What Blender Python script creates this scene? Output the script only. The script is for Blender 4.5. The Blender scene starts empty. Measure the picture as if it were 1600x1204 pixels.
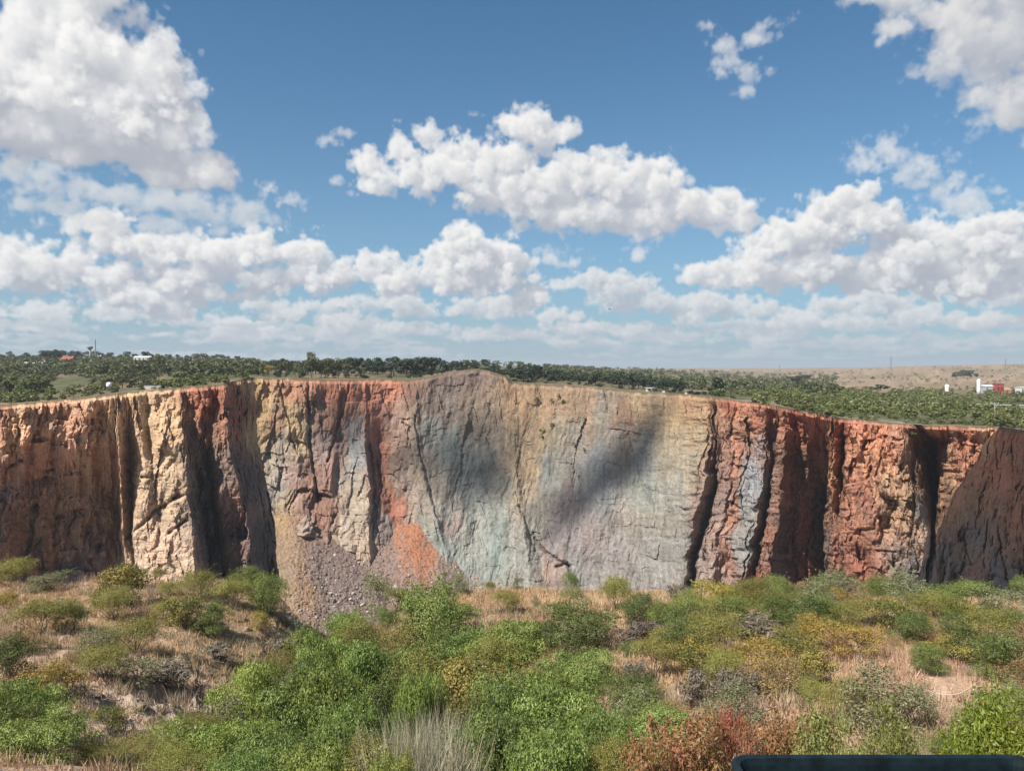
import bpy, math, random
import numpy as np
from mathutils import Vector, Matrix

scene = bpy.context.scene
COL = scene.collection
F = 1232.0            # focal length in pixels of the 1600 px wide photograph
PITCH = math.atan(27.0 / F)

# ---------------------------------------------------------------- camera
cam_data = bpy.data.cameras.new('camera')
cam = bpy.data.objects.new('camera', cam_data)
COL.objects.link(cam)
cam_data.sensor_width = 36.0
cam_data.lens = 36.0 * F / 1600.0
cam_data.clip_start = 0.1
cam_data.clip_end = 30000.0
cam.location = (0, 0, 0)
cam.rotation_euler = (math.radians(90) - PITCH, 0, 0)
scene.camera = cam

# ---------------------------------------------------------------- light and exposure
SUN = np.array([-0.48, -0.45, 0.78]); SUN /= np.linalg.norm(SUN)   # towards the sun
SUN_STRENGTH = 5.0
SKY_STRENGTH = 0.085
EXPOSURE = 0.8
sun_data = bpy.data.lights.new('sun', 'SUN')
sun_data.energy = SUN_STRENGTH
sun_data.angle = math.radians(0.55)
sun_data.color = (1.0, 0.945, 0.865)
sun_ob = bpy.data.objects.new('sun', sun_data)
COL.objects.link(sun_ob)
sun_ob.rotation_euler = Vector(SUN).to_track_quat('Z', 'Y').to_euler()
scene.view_settings.view_transform = 'Standard'
scene.view_settings.look = 'None'
scene.view_settings.gamma = 1.0
scene.view_settings.use_curve_mapping = False
scene.view_settings.exposure = EXPOSURE
scene.cycles.use_denoising = True
scene.cycles.max_bounces = 6
scene.cycles.transparent_max_bounces = 32
scene.cycles.volume_bounces = 0
scene.cycles.use_adaptive_sampling = True
scene.cycles.adaptive_threshold = 0.015

rng = np.random.default_rng(7)
random.seed(7)

# ---------------------------------------------------------------- helpers: photograph pixel -> place
def ray(px, py):
    """direction (x, 1, z) through a pixel of the photograph"""
    x = (np.asarray(px, float) - 800.0) / F
    v = -(np.asarray(py, float) - 602.0) / F
    y = math.cos(PITCH) + v * math.sin(PITCH)
    z = -math.sin(PITCH) + v * math.cos(PITCH)
    return x / y, z / y

def at(px, py, Y):
    x, z = ray(px, py)
    return np.array([float(x * Y), float(Y), float(z * Y)])

def lin(c):
    c = np.asarray(c, float) / 255.0
    return np.where(c <= 0.04045, c / 12.92, ((c + 0.055) / 1.055) ** 2.4)

# ---------------------------------------------------------------- helpers: noise on numpy arrays
def h01(ix, iy, seed):
    h = (ix.astype(np.int64) * 374761393 + iy.astype(np.int64) * 668265263 + seed * 1442695041) & 0xFFFFFFFF
    h = ((h ^ (h >> 13)) * 1274126177) & 0xFFFFFFFF
    h = ((h ^ (h >> 16)) * 2246822519) & 0xFFFFFFFF
    h = h ^ (h >> 15)
    return (h & 0xFFFFFF) / float(0x1000000)

def vnoise(x, y, seed=0):
    ix = np.floor(x); iy = np.floor(y)
    fx = x - ix; fy = y - iy
    fx = fx * fx * fx * (fx * (fx * 6 - 15) + 10); fy = fy * fy * fy * (fy * (fy * 6 - 15) + 10)
    a = h01(ix, iy, seed); b = h01(ix + 1, iy, seed); c = h01(ix, iy + 1, seed); d = h01(ix + 1, iy + 1, seed)
    return (a + (b - a) * fx) * (1 - fy) + (c + (d - c) * fx) * fy

def fbm(x, y, octaves=4, seed=0, gain=0.5):
    x = np.asarray(x, float); y = np.asarray(y, float)
    s = 0.0; a = 1.0; t = 0.0
    for o in range(octaves):
        s = s + a * (vnoise(x * 2 ** o + 17.3 * o, y * 2 ** o - 9.1 * o, seed + o) - 0.5)
        t += a; a *= gain
    return s / t * 2.0          # about -1..1

def ridged(x, y, octaves=3, seed=0, gain=0.5):
    s = 0.0; a = 1.0; t = 0.0
    for o in range(octaves):
        n = 1.0 - np.abs(2 * vnoise(x * 2 ** o + 5.7 * o, y * 2 ** o + 3.3 * o, seed + o) - 1.0)
        s = s + a * n; t += a; a *= gain
    return s / t

def facets(x, y, seed=0, tilt=1.0, k=0.55):
    """broken rock: the lower envelope of one tilted plane per cell, so faces meet in creases"""
    ix = np.floor(x); iy = np.floor(y)
    v1 = np.full(x.shape, 99.0); v2 = np.full(x.shape, 99.0)
    for dx in (-1, 0, 1):
        for dy in (-1, 0, 1):
            cx = ix + dx; cy = iy + dy
            ex = x - (cx + 0.1 + 0.8 * h01(cx, cy, seed + 1)); ey = y - (cy + 0.1 + 0.8 * h01(cx, cy, seed + 2))
            d = ex * ex + ey * ey
            v = (h01(cx, cy, seed + 3) - 0.5) * 0.9 + tilt * (ex * (h01(cx, cy, seed + 4) - 0.5) * 2 + ey * (h01(cx, cy, seed + 5) - 0.5) * 2) + k * d * (1 + d)
            v2 = np.where(v < v1, v1, np.minimum(v2, v)); v1 = np.minimum(v1, v)
    return (v1 + 0.05) * 1.35, v2 - v1

def sstep(a, b, x):
    t = np.clip((x - a) / (b - a), 0, 1)
    return t * t * (3 - 2 * t)

# ---------------------------------------------------------------- helpers: meshes and objects
def mesh_np(name, verts, faces, mat=None, col=None, smooth=False, mats=None, mat_index=None):
    verts = np.ascontiguousarray(verts, dtype=np.float32)
    faces = np.ascontiguousarray(faces, dtype=np.int32)
    k = faces.shape[1]
    me = bpy.data.meshes.new(name)
    me.vertices.add(len(verts)); me.vertices.foreach_set('co', verts.ravel())
    me.loops.add(faces.size); me.loops.foreach_set('vertex_index', faces.ravel())
    me.polygons.add(len(faces))
    me.polygons.foreach_set('loop_start', np.arange(0, faces.size, k, dtype=np.int32))
    me.polygons.foreach_set('loop_total', np.full(len(faces), k, dtype=np.int32))
    if mat_index is not None:
        me.polygons.foreach_set('material_index', np.ascontiguousarray(mat_index, dtype=np.int32))
    if col is not None:
        ca = me.color_attributes.new('col', 'FLOAT_COLOR', 'POINT')
        c4 = np.ones((len(verts), 4), dtype=np.float32); c4[:, :col.shape[1]] = col
        ca.data.foreach_set('color', c4.ravel())
    me.polygons.foreach_set('use_smooth', np.full(len(faces), smooth, dtype=bool))
    me.update(calc_edges=True)
    for m in (mats if mats else ([mat] if mat else [])):
        me.materials.append(m)
    return me

def grid_faces(nr, nc):
    i = np.arange(nr - 1)[:, None] * nc + np.arange(nc - 1)[None, :]
    return np.stack([i, i + nc, i + nc + 1, i + 1], -1).reshape(-1, 4)

def obj(name, me, parent=None, loc=None, kind=None, label=None, cat=None, group=None):
    o = bpy.data.objects.new(name, me)
    COL.objects.link(o)
    if parent is not None: o.parent = parent
    if loc is not None: o.location = [float(v) for v in loc]
    if kind: o['kind'] = kind
    if label: o['label'] = label
    if cat: o['category'] = cat
    if group: o['group'] = group
    return o

def empty(name, loc, label, cat, group=None, rz=0.0):
    o = obj(name, None, None, loc, None, label, cat, group)
    o.rotation_euler = (0, 0, rz)
    o.empty_display_size = 0.2
    return o

class MB:
    """collects boxes, tubes and prisms into one mesh"""
    def __init__(s): s.v = []; s.f = []
    def add(s, v, f):
        n = len(s.v); s.v += [tuple(map(float, p)) for p in v]; s.f += [tuple(n + i for i in q) for q in f]
    def box(s, x0, x1, y0, y1, z0, z1):
        s.add([(x0,y0,z0),(x1,y0,z0),(x1,y1,z0),(x0,y1,z0),(x0,y0,z1),(x1,y0,z1),(x1,y1,z1),(x0,y1,z1)],
              [(0,3,2,1),(4,5,6,7),(0,1,5,4),(1,2,6,5),(2,3,7,6),(3,0,4,7)])
    def tube(s, pts, radii, sides=6, caps=True):
        pts = [Vector(p) for p in pts]; rings = []
        for i, p in enumerate(pts):
            d = (pts[min(i + 1, len(pts) - 1)] - pts[max(i - 1, 0)])
            if d.length < 1e-9: d = Vector((0, 0, 1))
            d.normalize()
            a = d.cross(Vector((0.31, 0.95, 0.05))); a.normalize(); b = d.cross(a)
            rings.append([p + (a * math.cos(t) + b * math.sin(t)) * radii[i] for t in [2 * math.pi * k / sides for k in range(sides)]])
        v = [q for r in rings for q in r]; f = []
        for i in range(len(pts) - 1):
            for k in range(sides):
                f.append((i * sides + k, i * sides + (k + 1) % sides, (i + 1) * sides + (k + 1) % sides, (i + 1) * sides + k))
        if caps:
            f.append(tuple(range(sides))[::-1]); f.append(tuple((len(pts) - 1) * sides + k for k in range(sides)))
        s.add(v, f)
    def lathe(s, prof, seg=24):
        v = []; f = []
        for r, z in prof:
            v += [(r * math.cos(2 * math.pi * k / seg), r * math.sin(2 * math.pi * k / seg), z) for k in range(seg)]
        for i in range(len(prof) - 1):
            for k in range(seg):
                f.append((i * seg + k, i * seg + (k + 1) % seg, (i + 1) * seg + (k + 1) % seg, (i + 1) * seg + k))
        s.add(v, f)
    def mesh(s, name, mat, smooth=False):
        me = bpy.data.meshes.new(name); me.from_pydata(s.v, [], s.f); me.update()
        if smooth: me.polygons.foreach_set('use_smooth', [True] * len(me.polygons))
        me.materials.append(mat)
        return me
    def build(s, name, mat, parent=None, smooth=False, **kw):
        return obj(name, s.mesh(name, mat, smooth), parent, **kw)

# ---------------------------------------------------------------- helpers: materials
def new_mat(name):
    m = bpy.data.materials.new(name); m.use_nodes = True
    nt = m.node_tree; nt.nodes.clear()
    out = nt.nodes.new('ShaderNodeOutputMaterial')
    return m, nt, out

def N(nt, typ, **kw):
    n = nt.nodes.new(typ)
    for k, v in kw.items():
        if k.startswith('i_'):
            key = k[2:]
            n.inputs[int(key) if key.isdigit() else key].default_value = v
        else: setattr(n, k, v)
    return n

def ramp(nt, fac, stops):
    r = nt.nodes.new('ShaderNodeValToRGB'); e = r.color_ramp.elements
    e[0].position, e[0].color = stops[0][0], (*stops[0][1], 1)
    e[1].position, e[1].color = stops[-1][0], (*stops[-1][1], 1)
    for p, c in stops[1:-1]:
        k = e.new(p); k.color = (*c, 1)
    nt.links.new(fac, r.inputs[0]); return r.outputs[0]

def mixc(nt, a, b, fac, mode='MIX'):
    m = N(nt, 'ShaderNodeMix', data_type='RGBA', blend_type=mode)
    for sock, val in ((m.inputs[0], fac), (m.inputs[6], a), (m.inputs[7], b)):
        if hasattr(val, 'is_output'): nt.links.new(val, sock)
        elif isinstance(val, (int, float)): sock.default_value = val
        else: sock.default_value = (*val, 1) if len(val) == 3 else val
    return m.outputs[2]

def noise_tex(nt, scale, detail=4, rough=0.55, vec=None, scl=None):
    n = N(nt, 'ShaderNodeTexNoise'); n.inputs['Scale'].default_value = scale; n.inputs['Detail'].default_value = detail; n.inputs['Roughness'].default_value = rough
    if vec is not None:
        if scl is not None:
            mp = N(nt, 'ShaderNodeMapping'); mp.inputs['Scale'].default_value = scl
            nt.links.new(vec, mp.inputs['Vector']); vec = mp.outputs[0]
        nt.links.new(vec, n.inputs['Vector'])
    return n.outputs[0]

def ground_mat(name, s1, s2, b_lo=0.8, b_hi=1.2, bump=0.3, bscale=1.0, aniso=(1, 1, 1), tint=None):
    """colour comes from the mesh's own 'col' (mapped rock and soil kinds); nodes add grain and relief"""
    m, nt, out = new_mat(name)
    bs = N(nt, 'ShaderNodeBsdfPrincipled'); bs.inputs['Roughness'].default_value = 0.95
    bs.inputs['Specular IOR Level'].default_value = 0.15
    at_ = N(nt, 'ShaderNodeAttribute', attribute_name='col')
    geo = N(nt, 'ShaderNodeNewGeometry')
    n1 = noise_tex(nt, s1, 5, 0.6, geo.outputs['Position'], aniso)
    n2 = noise_tex(nt, s2, 3, 0.6, geo.outputs['Position'], aniso)
    c = mixc(nt, at_.outputs['Color'], ramp(nt, n1, [(0.25, (b_lo,) * 3), (0.75, (b_hi,) * 3)]), 1.0, 'MULTIPLY')
    c = mixc(nt, c, ramp(nt, n2, [(0.3, (b_lo * 1.03,) * 3), (0.7, (b_hi * 0.97,) * 3)]), 1.0, 'MULTIPLY')
    nt.links.new(c, bs.inputs['Base Color'])
    bp = N(nt, 'ShaderNodeBump'); bp.inputs['Strength'].default_value = bump; bp.inputs['Distance'].default_value = bscale
    nt.links.new(n2, bp.inputs['Height']); nt.links.new(bp.outputs[0], bs.inputs['Normal'])
    nt.links.new(bs.outputs[0], out.inputs[0])
    return m

def flat_mat(name, c, rough=0.7, var=0.15, scale=3.0, metallic=0.0, spec=0.3):
    m, nt, out = new_mat(name)
    bs = N(nt, 'ShaderNodeBsdfPrincipled'); bs.inputs['Roughness'].default_value = rough; bs.inputs['Metallic'].default_value = metallic
    bs.inputs['Specular IOR Level'].default_value = spec
    tc = N(nt, 'ShaderNodeTexCoord')
    n = noise_tex(nt, scale, 4, 0.6, tc.outputs['Object'])
    c = np.array(c)
    nt.links.new(ramp(nt, n, [(0.3, tuple(c * (1 - var))), (0.7, tuple(np.minimum(c * (1 + var), 0.9)))]), bs.inputs['Base Color'])
    nt.links.new(bs.outputs[0], out.inputs[0])
    return m

def leaf_mat(name, c_dark, c_mid, c_light, transl=0.3, rnd=0.25):
    m, nt, out = new_mat(name)
    at_ = N(nt, 'ShaderNodeAttribute', attribute_name='col')
    sep = N(nt, 'ShaderNodeSeparateColor'); nt.links.new(at_.outputs['Color'], sep.inputs[0])
    c = ramp(nt, sep.outputs[0], [(0.0, c_dark), (0.5, c_mid), (1.0, c_light)])
    oi = N(nt, 'ShaderNodeObjectInfo')
    hs = N(nt, 'ShaderNodeHueSaturation')
    mr = N(nt, 'ShaderNodeMapRange'); mr.inputs[3].default_value = 1.12 - rnd; mr.inputs[4].default_value = 1.12 + rnd
    nt.links.new(oi.outputs['Random'], mr.inputs[0]); nt.links.new(mr.outputs[0], hs.inputs['Value'])
    mul = N(nt, 'ShaderNodeMath', operation='MULTIPLY_ADD'); mul.inputs[1].default_value = 7.31; mul.inputs[2].default_value = 0.0
    fr = N(nt, 'ShaderNodeMath', operation='FRACT'); nt.links.new(oi.outputs['Random'], mul.inputs[0]); nt.links.new(mul.outputs[0], fr.inputs[0])
    mh = N(nt, 'ShaderNodeMapRange'); mh.inputs[3].default_value = 0.485; mh.inputs[4].default_value = 0.515
    nt.links.new(fr.outputs[0], mh.inputs[0]); nt.links.new(mh.outputs[0], hs.inputs['Hue'])
    nt.links.new(c, hs.inputs['Color'])
    df = N(nt, 'ShaderNodeBsdfDiffuse'); tr = N(nt, 'ShaderNodeBsdfTranslucent'); gl = N(nt, 'ShaderNodeBsdfGlossy')
    gl.inputs['Roughness'].default_value = 0.5; gl.inputs['Color'].default_value = (0.8, 0.8, 0.8, 1)
    nt.links.new(hs.outputs[0], df.inputs[0]); nt.links.new(hs.outputs[0], tr.inputs[0])
    m1 = N(nt, 'ShaderNodeMixShader'); m1.inputs[0].default_value = transl
    nt.links.new(df.outputs[0], m1.inputs[1]); nt.links.new(tr.outputs[0], m1.inputs[2])
    m2 = N(nt, 'ShaderNodeMixShader'); m2.inputs[0].default_value = 0.025
    nt.links.new(m1.outputs[0], m2.inputs[1]); nt.links.new(gl.outputs[0], m2.inputs[2])
    nt.links.new(m2.outputs[0], out.inputs[0])
    return m

# ================================================================ sky: Nishita sky with cumulus grown from puffs of noise
def worley_volume(n, cells, seed):
    r = np.random.default_rng(seed)
    pts = r.random((cells, cells, cells, 3))
    g = (np.arange(n) + 0.5) / n * cells
    X, Y, Z = np.meshgrid(g, g, g, indexing='ij')
    cx, cy, cz = X.astype(int), Y.astype(int), Z.astype(int)
    best = np.full(X.shape, 9.0, np.float32)
    for dx in (-1, 0, 1):
        for dy in (-1, 0, 1):
            for dz in (-1, 0, 1):
                q = pts[(cx + dx) % cells, (cy + dy) % cells, (cz + dz) % cells]
                d = (cx + dx + q[..., 0] - X) ** 2 + (cy + dy + q[..., 1] - Y) ** 2 + (cz + dz + q[..., 2] - Z) ** 2
                best = np.minimum(best, d.astype(np.float32))
    return 1.0 - np.clip(np.sqrt(best), 0, 1.2)

NV = 96
_w = [worley_volume(NV, c, 11 + c) for c in (3, 7, 15)]
CLOUD_NOISE = (_w[0] * 0.6 + _w[1] * 0.27 + _w[2] * 0.13)
CLOUD_NOISE = (CLOUD_NOISE - CLOUD_NOISE.mean()) / CLOUD_NOISE.std()

def noise_plane(us, vs, t):
    """separable lookup of the periodic volume on the plane t"""
    t = (t % 1.0) * NV; k = int(t); f = t - k
    S = CLOUD_NOISE[k % NV] * (1 - f) + CLOUD_NOISE[(k + 1) % NV] * f
    def idx(a):
        a = (a % 1.0) * NV; i = np.floor(a).astype(int); return i % NV, (i + 1) % NV, (a - i).astype(np.float32)
    i0, i1, fi = idx(vs); j0, j1, fj = idx(us)
    R = S[i0] * (1 - fi)[:, None] + S[i1] * fi[:, None]
    return R[:, j0] * (1 - fj) + R[:, j1] * fj

AZ_MAX, EL_MAX = 36.0, 28.8
CW, CH = 1280, 512
PPD = CW / (2 * AZ_MAX)          # sky pixels per degree
sky_rgb = np.zeros((CH, CW, 3), np.float32); sky_a = np.zeros((CH, CW), np.float32)

def to_ae(px, py):
    x, z = ray(px, py)
    return math.degrees(math.atan2(x, 1.0)), math.degrees(math.atan2(z, math.hypot(x, 1.0)))

def cloud_layer(lobes, dens=1.0, amp=0.34, nscale=7.0, soft=0.22, seed=0, lit=0.95, base=(0.42, 0.455, 0.52), haze=0.0, K=24, opac=1.0, fine=0.06):
    """lobes: (px, py, rx, ry) in photograph pixels; grows, lights and composites one layer of clouds"""
    global sky_rgb, sky_a
    L = []
    for (px, py, rx, ry) in lobes:
        a, e = to_ae(px, py); k = 1 / 21.5 * math.cos(math.radians(a))
        L.append((a, e, rx * k * 0.88, ry * k * 0.86))
    zmax = max(max(l[3], min(l[2], 1.6 * l[3])) for l in L) * 1.1
    x0 = max(0, int((min(l[0] - 1.5 * l[2] for l in L) + AZ_MAX) * PPD)); x1 = min(CW, int((max(l[0] + 1.5 * l[2] for l in L) + AZ_MAX) * PPD) + 1)
    y0 = max(0, int(min(l[1] - 1.5 * l[3] for l in L) * PPD)); y1 = min(CH, int(max(l[1] + 1.5 * l[3] for l in L) * PPD) + 1)
    az = (np.arange(x0, x1) + 0.5) / PPD - AZ_MAX; el = (np.arange(y0, y1) + 0.5) / PPD
    D = np.zeros((len(el), K, len(az)), np.float32)
    ts = (np.arange(K) + 0.5) / K * 2 - 1
    wx = fbm(az[None, :] * 0.5 + seed, el[:, None] * 0.5, 3, seed) * 0.5; wy = fbm(az[None, :] * 0.5, el[:, None] * 0.5 + 31 + seed, 3, seed + 9) * 0.35
    A = az[None, :] + wx; E = el[:, None] + wy
    wisp = 1.25 * fbm(az[None, :] * 1.1 + 3 * seed, el[:, None] * 1.1, 6, seed + 40, 0.62)
    for k, t in enumerate(ts):
        z = t * zmax
        f = np.full(A.shape, -9.0, np.float32)
        for (a, e, rx, ry) in L:
            rz = max(ry, min(rx, 1.6 * ry))
            if abs(z) > rz * 1.3: continue
            i0 = np.searchsorted(el, e - 1.7 * ry - .6); i1 = np.searchsorted(el, e + 1.7 * ry + .6)
            j0 = np.searchsorted(az, a - 1.7 * rx - .6); j1 = np.searchsorted(az, a + 1.7 * rx + .6)
            dy = (E[i0:i1, j0:j1] - e) / ry
            dy = np.where(dy < 0, dy * 1.35, dy)
            q = 1 - np.sqrt(((A[i0:i1, j0:j1] - a) / rx) ** 2 + dy ** 2 + (z / rz) ** 2)
            f[i0:i1, j0:j1] = np.maximum(f[i0:i1, j0:j1], q)
        us = az / nscale + 0.13 * seed; vs = el / nscale + 0.29 * seed
        n = noise_plane(us, vs, z / nscale + 0.41 * seed) + 0.27 * noise_plane(us * 2.7, vs * 2.7, z / nscale * 2.7) + fine * noise_plane(us * 6.3 + .3, vs * 6.3, z / nscale * 6.3) + wisp
        D[:, k] = np.clip((f + amp * n * 0.55) / (soft * 1.35), 0, 1)
    # light from above, from the left and from behind the viewer: sweep down the rows
    dx = 0.60 / 0.74; dt = 0.43 / 0.74 / (2 * zmax / K * PPD)
    ds = 1.0 / PPD / 0.74
    sig = 8.5 / max(zmax, 0.35) * dens
    T = np.zeros_like(D); acc = np.zeros(D.shape[1:], np.float32)
    ix = np.arange(len(az)) - dx; ixf = np.floor(ix).astype(int); fx = (ix - ixf).astype(np.float32)
    kk = np.arange(K) - dt; kf = np.floor(kk).astype(int); fk = (kk - kf).astype(np.float32)[:, None]
    def sh(a):
        p = np.where((ixf >= 0)[None], a[:, np.clip(ixf, 0, None)], 0) * (1 - fx) + np.where((ixf + 1 >= 0)[None], a[:, np.clip(ixf + 1, 0, len(az) - 1)], 0) * fx
        q0 = np.where((kf >= 0)[:, None], p[np.clip(kf, 0, None)], 0); q1 = np.where((kf + 1 >= 0)[:, None], p[np.clip(kf + 1, 0, K - 1)], 0)
        return q0 * (1 - fk) + q1 * fk
    for r in range(len(el) - 1, -1, -1):
        acc = sh(acc)
        T[r] = acc + D[r] * sig * ds * 0.5
        acc = acc + D[r] * sig * ds
    sunlit = 0.62 * np.exp(-T * 0.9) + 0.38 * np.exp(-T * 0.17)
    step = 2 * zmax / K * sig * 0.85
    trans = np.ones((len(el), len(az)), np.float32); sl = np.zeros_like(trans)
    for k in range(K):
        al = 1 - np.exp(-D[:, k] * step)
        sl += trans * al * sunlit[:, k]; trans *= 1 - al
    alpha = (1 - trans)
    s = np.clip(sl / np.maximum(alpha, 1e-3), 0, 1)
    s = np.clip((s - 0.14) / 0.64, 0, 1) ** 0.9
    b = np.array(base); w = np.array([1.0, 0.985, 0.965]) * lit
    rgb = b + (w - b) * s[..., None]
    hz = np.array([0.50, 0.575, 0.66])
    hf = np.clip(haze * np.exp(-np.maximum(el, 0) / 4.0), 0, 0.95)[:, None, None]
    rgb = rgb * (1 - hf) + hz * hf
    alpha = alpha * opac
    sa = sky_a[y0:y1, x0:x1]
    out = alpha + sa * (1 - alpha)
    sky_rgb[y0:y1, x0:x1] = (rgb * alpha[..., None] + sky_rgb[y0:y1, x0:x1] * (sa * (1 - alpha))[..., None]) / np.maximum(out, 1e-4)[..., None]
    sky_a[y0:y1, x0:x1] = out

crng = np.random.default_rng(21)
def row(pts, n, rx, ry, jx=0.6, jy=0.5):
    """lobes strung along a polyline of photograph pixels"""
    pts = np.array(pts, float); s = np.linspace(0, len(pts) - 1, n); o = []
    for q in s:
        i = min(int(q), len(pts) - 2); p = pts[i] + (pts[i + 1] - pts[i]) * (q - i)
        k = crng.uniform(0.65, 1.3)
        o.append((p[0] + crng.uniform(-jx, jx) * rx, p[1] + crng.uniform(-jy, jy) * ry, rx * k, ry * k * crng.uniform(0.8, 1.15)))
    return o

# far rows near the horizon, thickening upwards
far = []
for (yy, n, rx, ry) in ((556, 26, 60, 5), (540, 26, 60, 7), (524, 24, 58, 9), (508, 22, 62, 11)):
    for _ in range(n):
        far.append((crng.uniform(-120, 1720), yy + crng.uniform(-7, 7), rx * crng.uniform(.5, 1.4), ry * crng.uniform(.6, 1.3)))
cloud_layer(far, dens=0.9, amp=0.5, nscale=3.2, soft=0.5, seed=3, lit=0.74, base=(0.43, 0.47, 0.54), haze=0.8, K=10, opac=0.75)
mid = row([(-80, 520), (300, 528), (700, 530), (1100, 535), (1680, 530)], 30, 62, 10)
mid += row([(-60, 490), (90, 492)], 4, 50, 16) + row([(160, 495), (300, 500), (430, 515)], 7, 48, 14) + row([(430, 478), (540, 492), (560, 520)], 6, 45, 15)
mid += row([(560, 470), (700, 480), (820, 480)], 8, 55, 18) + row([(850, 485), (890, 495)], 3, 32, 20) + row([(900, 440), (960, 465), (1080, 480)], 8, 55, 22)
mid += row([(1080, 470), (1200, 480), (1300, 500)], 9, 60, 20) + row([(1300, 470), (1420, 485), (1560, 500)], 8, 60, 18) + row([(1400, 525), (1600, 530)], 6, 60, 12)
mid += row([(900, 510), (1050, 520), (1250, 525)], 9, 55, 12) + row([(1560, 470), (1690, 480)], 4, 60, 22) + row([(600, 515), (760, 520)], 5, 50, 11)
cloud_layer(mid, dens=0.85, amp=0.5, nscale=3.6, soft=0.42, seed=5, lit=0.86, base=(0.44, 0.475, 0.54), haze=0.72, K=14, opac=0.9)
# the long banks
bank = []
bank += row([(-60, 415), (60, 412), (150, 440), (300, 460)], 12, 70, 34) + row([(-40, 440), (200, 455), (340, 470)], 8, 75, 22)
bank += [(150, 350, 60, 30), (195, 385, 60, 34), (250, 400, 60, 36), (330, 400, 70, 42), (395, 395, 62, 40), (300, 435, 90, 30), (400, 440, 80, 30)]
bank += [(475, 400, 36, 40), (470, 435, 60, 34), (520, 430, 60, 30), (585, 425, 40, 36), (620, 440, 60, 34), (690, 440, 70, 34), (760, 440, 80, 32), (830, 470, 40, 24)]
bank += [(725, 385, 52, 36), (700, 395, 40, 34), (770, 400, 45, 36), (800, 420, 40, 26), (735, 415, 90, 36)]
cloud_layer(bank, dens=0.95, amp=0.42, nscale=4.6, soft=0.3, seed=2, lit=0.94, haze=0.52, K=18)
rbank = []
rbank += [(1100, 425, 40, 26), (1085, 430, 26, 22), (1130, 440, 50, 22), (1200, 430, 90, 36), (1240, 380, 70, 44), (1290, 370, 62, 46), (1200, 395, 60, 36), (1330, 310, 44, 34), (1300, 335, 50, 40), (1360, 345, 60, 36), (1410, 365, 60, 28), (1450, 375, 34, 18)]
rbank += row([(1250, 420), (1380, 430), (1500, 440)], 8, 90, 36) + row([(1480, 410), (1560, 395), (1680, 400)], 7, 75, 44) + [(1580, 385, 50, 30), (1520, 440, 90, 34), (1400, 410, 90, 34)]
cloud_layer(rbank, dens=1.0, amp=0.42, nscale=4.8, soft=0.3, seed=8, lit=0.93, haze=0.48, K=18)
# the middle cumulus
cen = [(580, 255, 36, 26), (630, 240, 36, 34), (668, 222, 26, 26), (590, 295, 34, 22), (650, 275, 60, 36), (720, 262, 70, 44), (790, 250, 60, 40), (825, 195, 42, 30), (850, 215, 50, 26), (885, 215, 28, 18),
       (800, 300, 100, 46), (880, 280, 80, 44), (950, 285, 80, 44), (960, 255, 40, 26), (1010, 300, 70, 44), (1030, 265, 30, 24), (900, 335, 120, 40), (1000, 340, 110, 38), (1080, 330, 90, 38), (1150, 345, 52, 30), (860, 300, 100, 40)]
cloud_layer(cen, dens=0.8, amp=0.46, nscale=5.4, soft=0.34, seed=4, lit=0.93, base=(0.47, 0.50, 0.56), haze=0.2, K=20)
# thin torn scraps
scr = row([(60, 275), (150, 305), (250, 320), (380, 345)], 14, 52, 20) + row([(80, 320), (180, 345), (300, 350)], 8, 60, 16)
cloud_layer(scr, dens=0.6, amp=0.7, nscale=4.4, soft=1.1, fine=0.06, seed=6, lit=0.82, base=(0.5, 0.54, 0.6), K=10, opac=0.7)
scr2 = row([(1112, 50), (1130, 80), (1150, 110), (1172, 140)], 7, 17, 17) + row([(1180, 55), (1195, 40), (1215, 35)], 4, 20, 14) + [(1205, 115, 12, 10)] + row([(1340, 240), (1370, 265)], 4, 20, 14) + row([(1400, 250), (1440, 275), (1480, 310), (1505, 330)], 8, 30, 24) \
     + [(515, 215, 18, 14), (545, 208, 14, 9), (425, 292, 20, 14), (460, 320, 18, 12), (525, 283, 18, 9), (870, 405, 34, 16), (1130, 297, 26, 8), (1372, 73, 9, 11), (1000, 400, 22, 14), (1560, 303, 30, 8), (740, 180, 20, 6)]
cloud_layer(scr2, dens=0.5, amp=0.75, nscale=3.2, soft=1.3, fine=0.06, seed=9, lit=0.88, base=(0.5, 0.55, 0.62), K=10, opac=0.78)
# the big cloud upper left and the grey one upper right
big = [(110, 30, 80, 60), (60, 55, 70, 50), (150, 80, 100, 70), (200, 110, 90, 80), (60, 130, 110, 80), (235, 150, 70, 70), (160, 170, 130, 80), (40, 200, 130, 60), (255, 210, 70, 55), (150, 230, 140, 50), (280, 190, 45, 34), (300, 265, 70, 40), (345, 280, 44, 26), (250, 270, 90, 34), (-80, 130, 120, 110), (-100, 230, 120, 50), (150, -20, 60, 50), (330, 265, 40, 32)]
cloud_layer(big, dens=0.85, amp=0.36, nscale=8.0, soft=0.24, seed=1, lit=0.97, base=(0.45, 0.475, 0.53), K=28)
gre = [(1480, 20, 100, 46), (1560, 60, 110, 80), (1630, 120, 100, 100), (1540, 90, 70, 50), (1600, 170, 50, 40), (1420, -10, 70, 22), (1600, -20, 140, 80), (1350, -5, 40, 14), (1700, 60, 120, 120)]
cloud_layer(gre, dens=1.2, amp=0.5, nscale=8.0, soft=0.7, fine=0.05, seed=13, lit=0.80, base=(0.45, 0.475, 0.53), K=20, opac=0.93)

img = bpy.data.images.new('cumulus_field', CW, CH, alpha=True, float_buffer=True)
img.colorspace_settings.name = 'Non-Color'
buf = np.zeros((CH, CW, 4), np.float32); buf[..., :3] = sky_rgb; buf[..., 3] = np.clip(sky_a, 0, 1)
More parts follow.
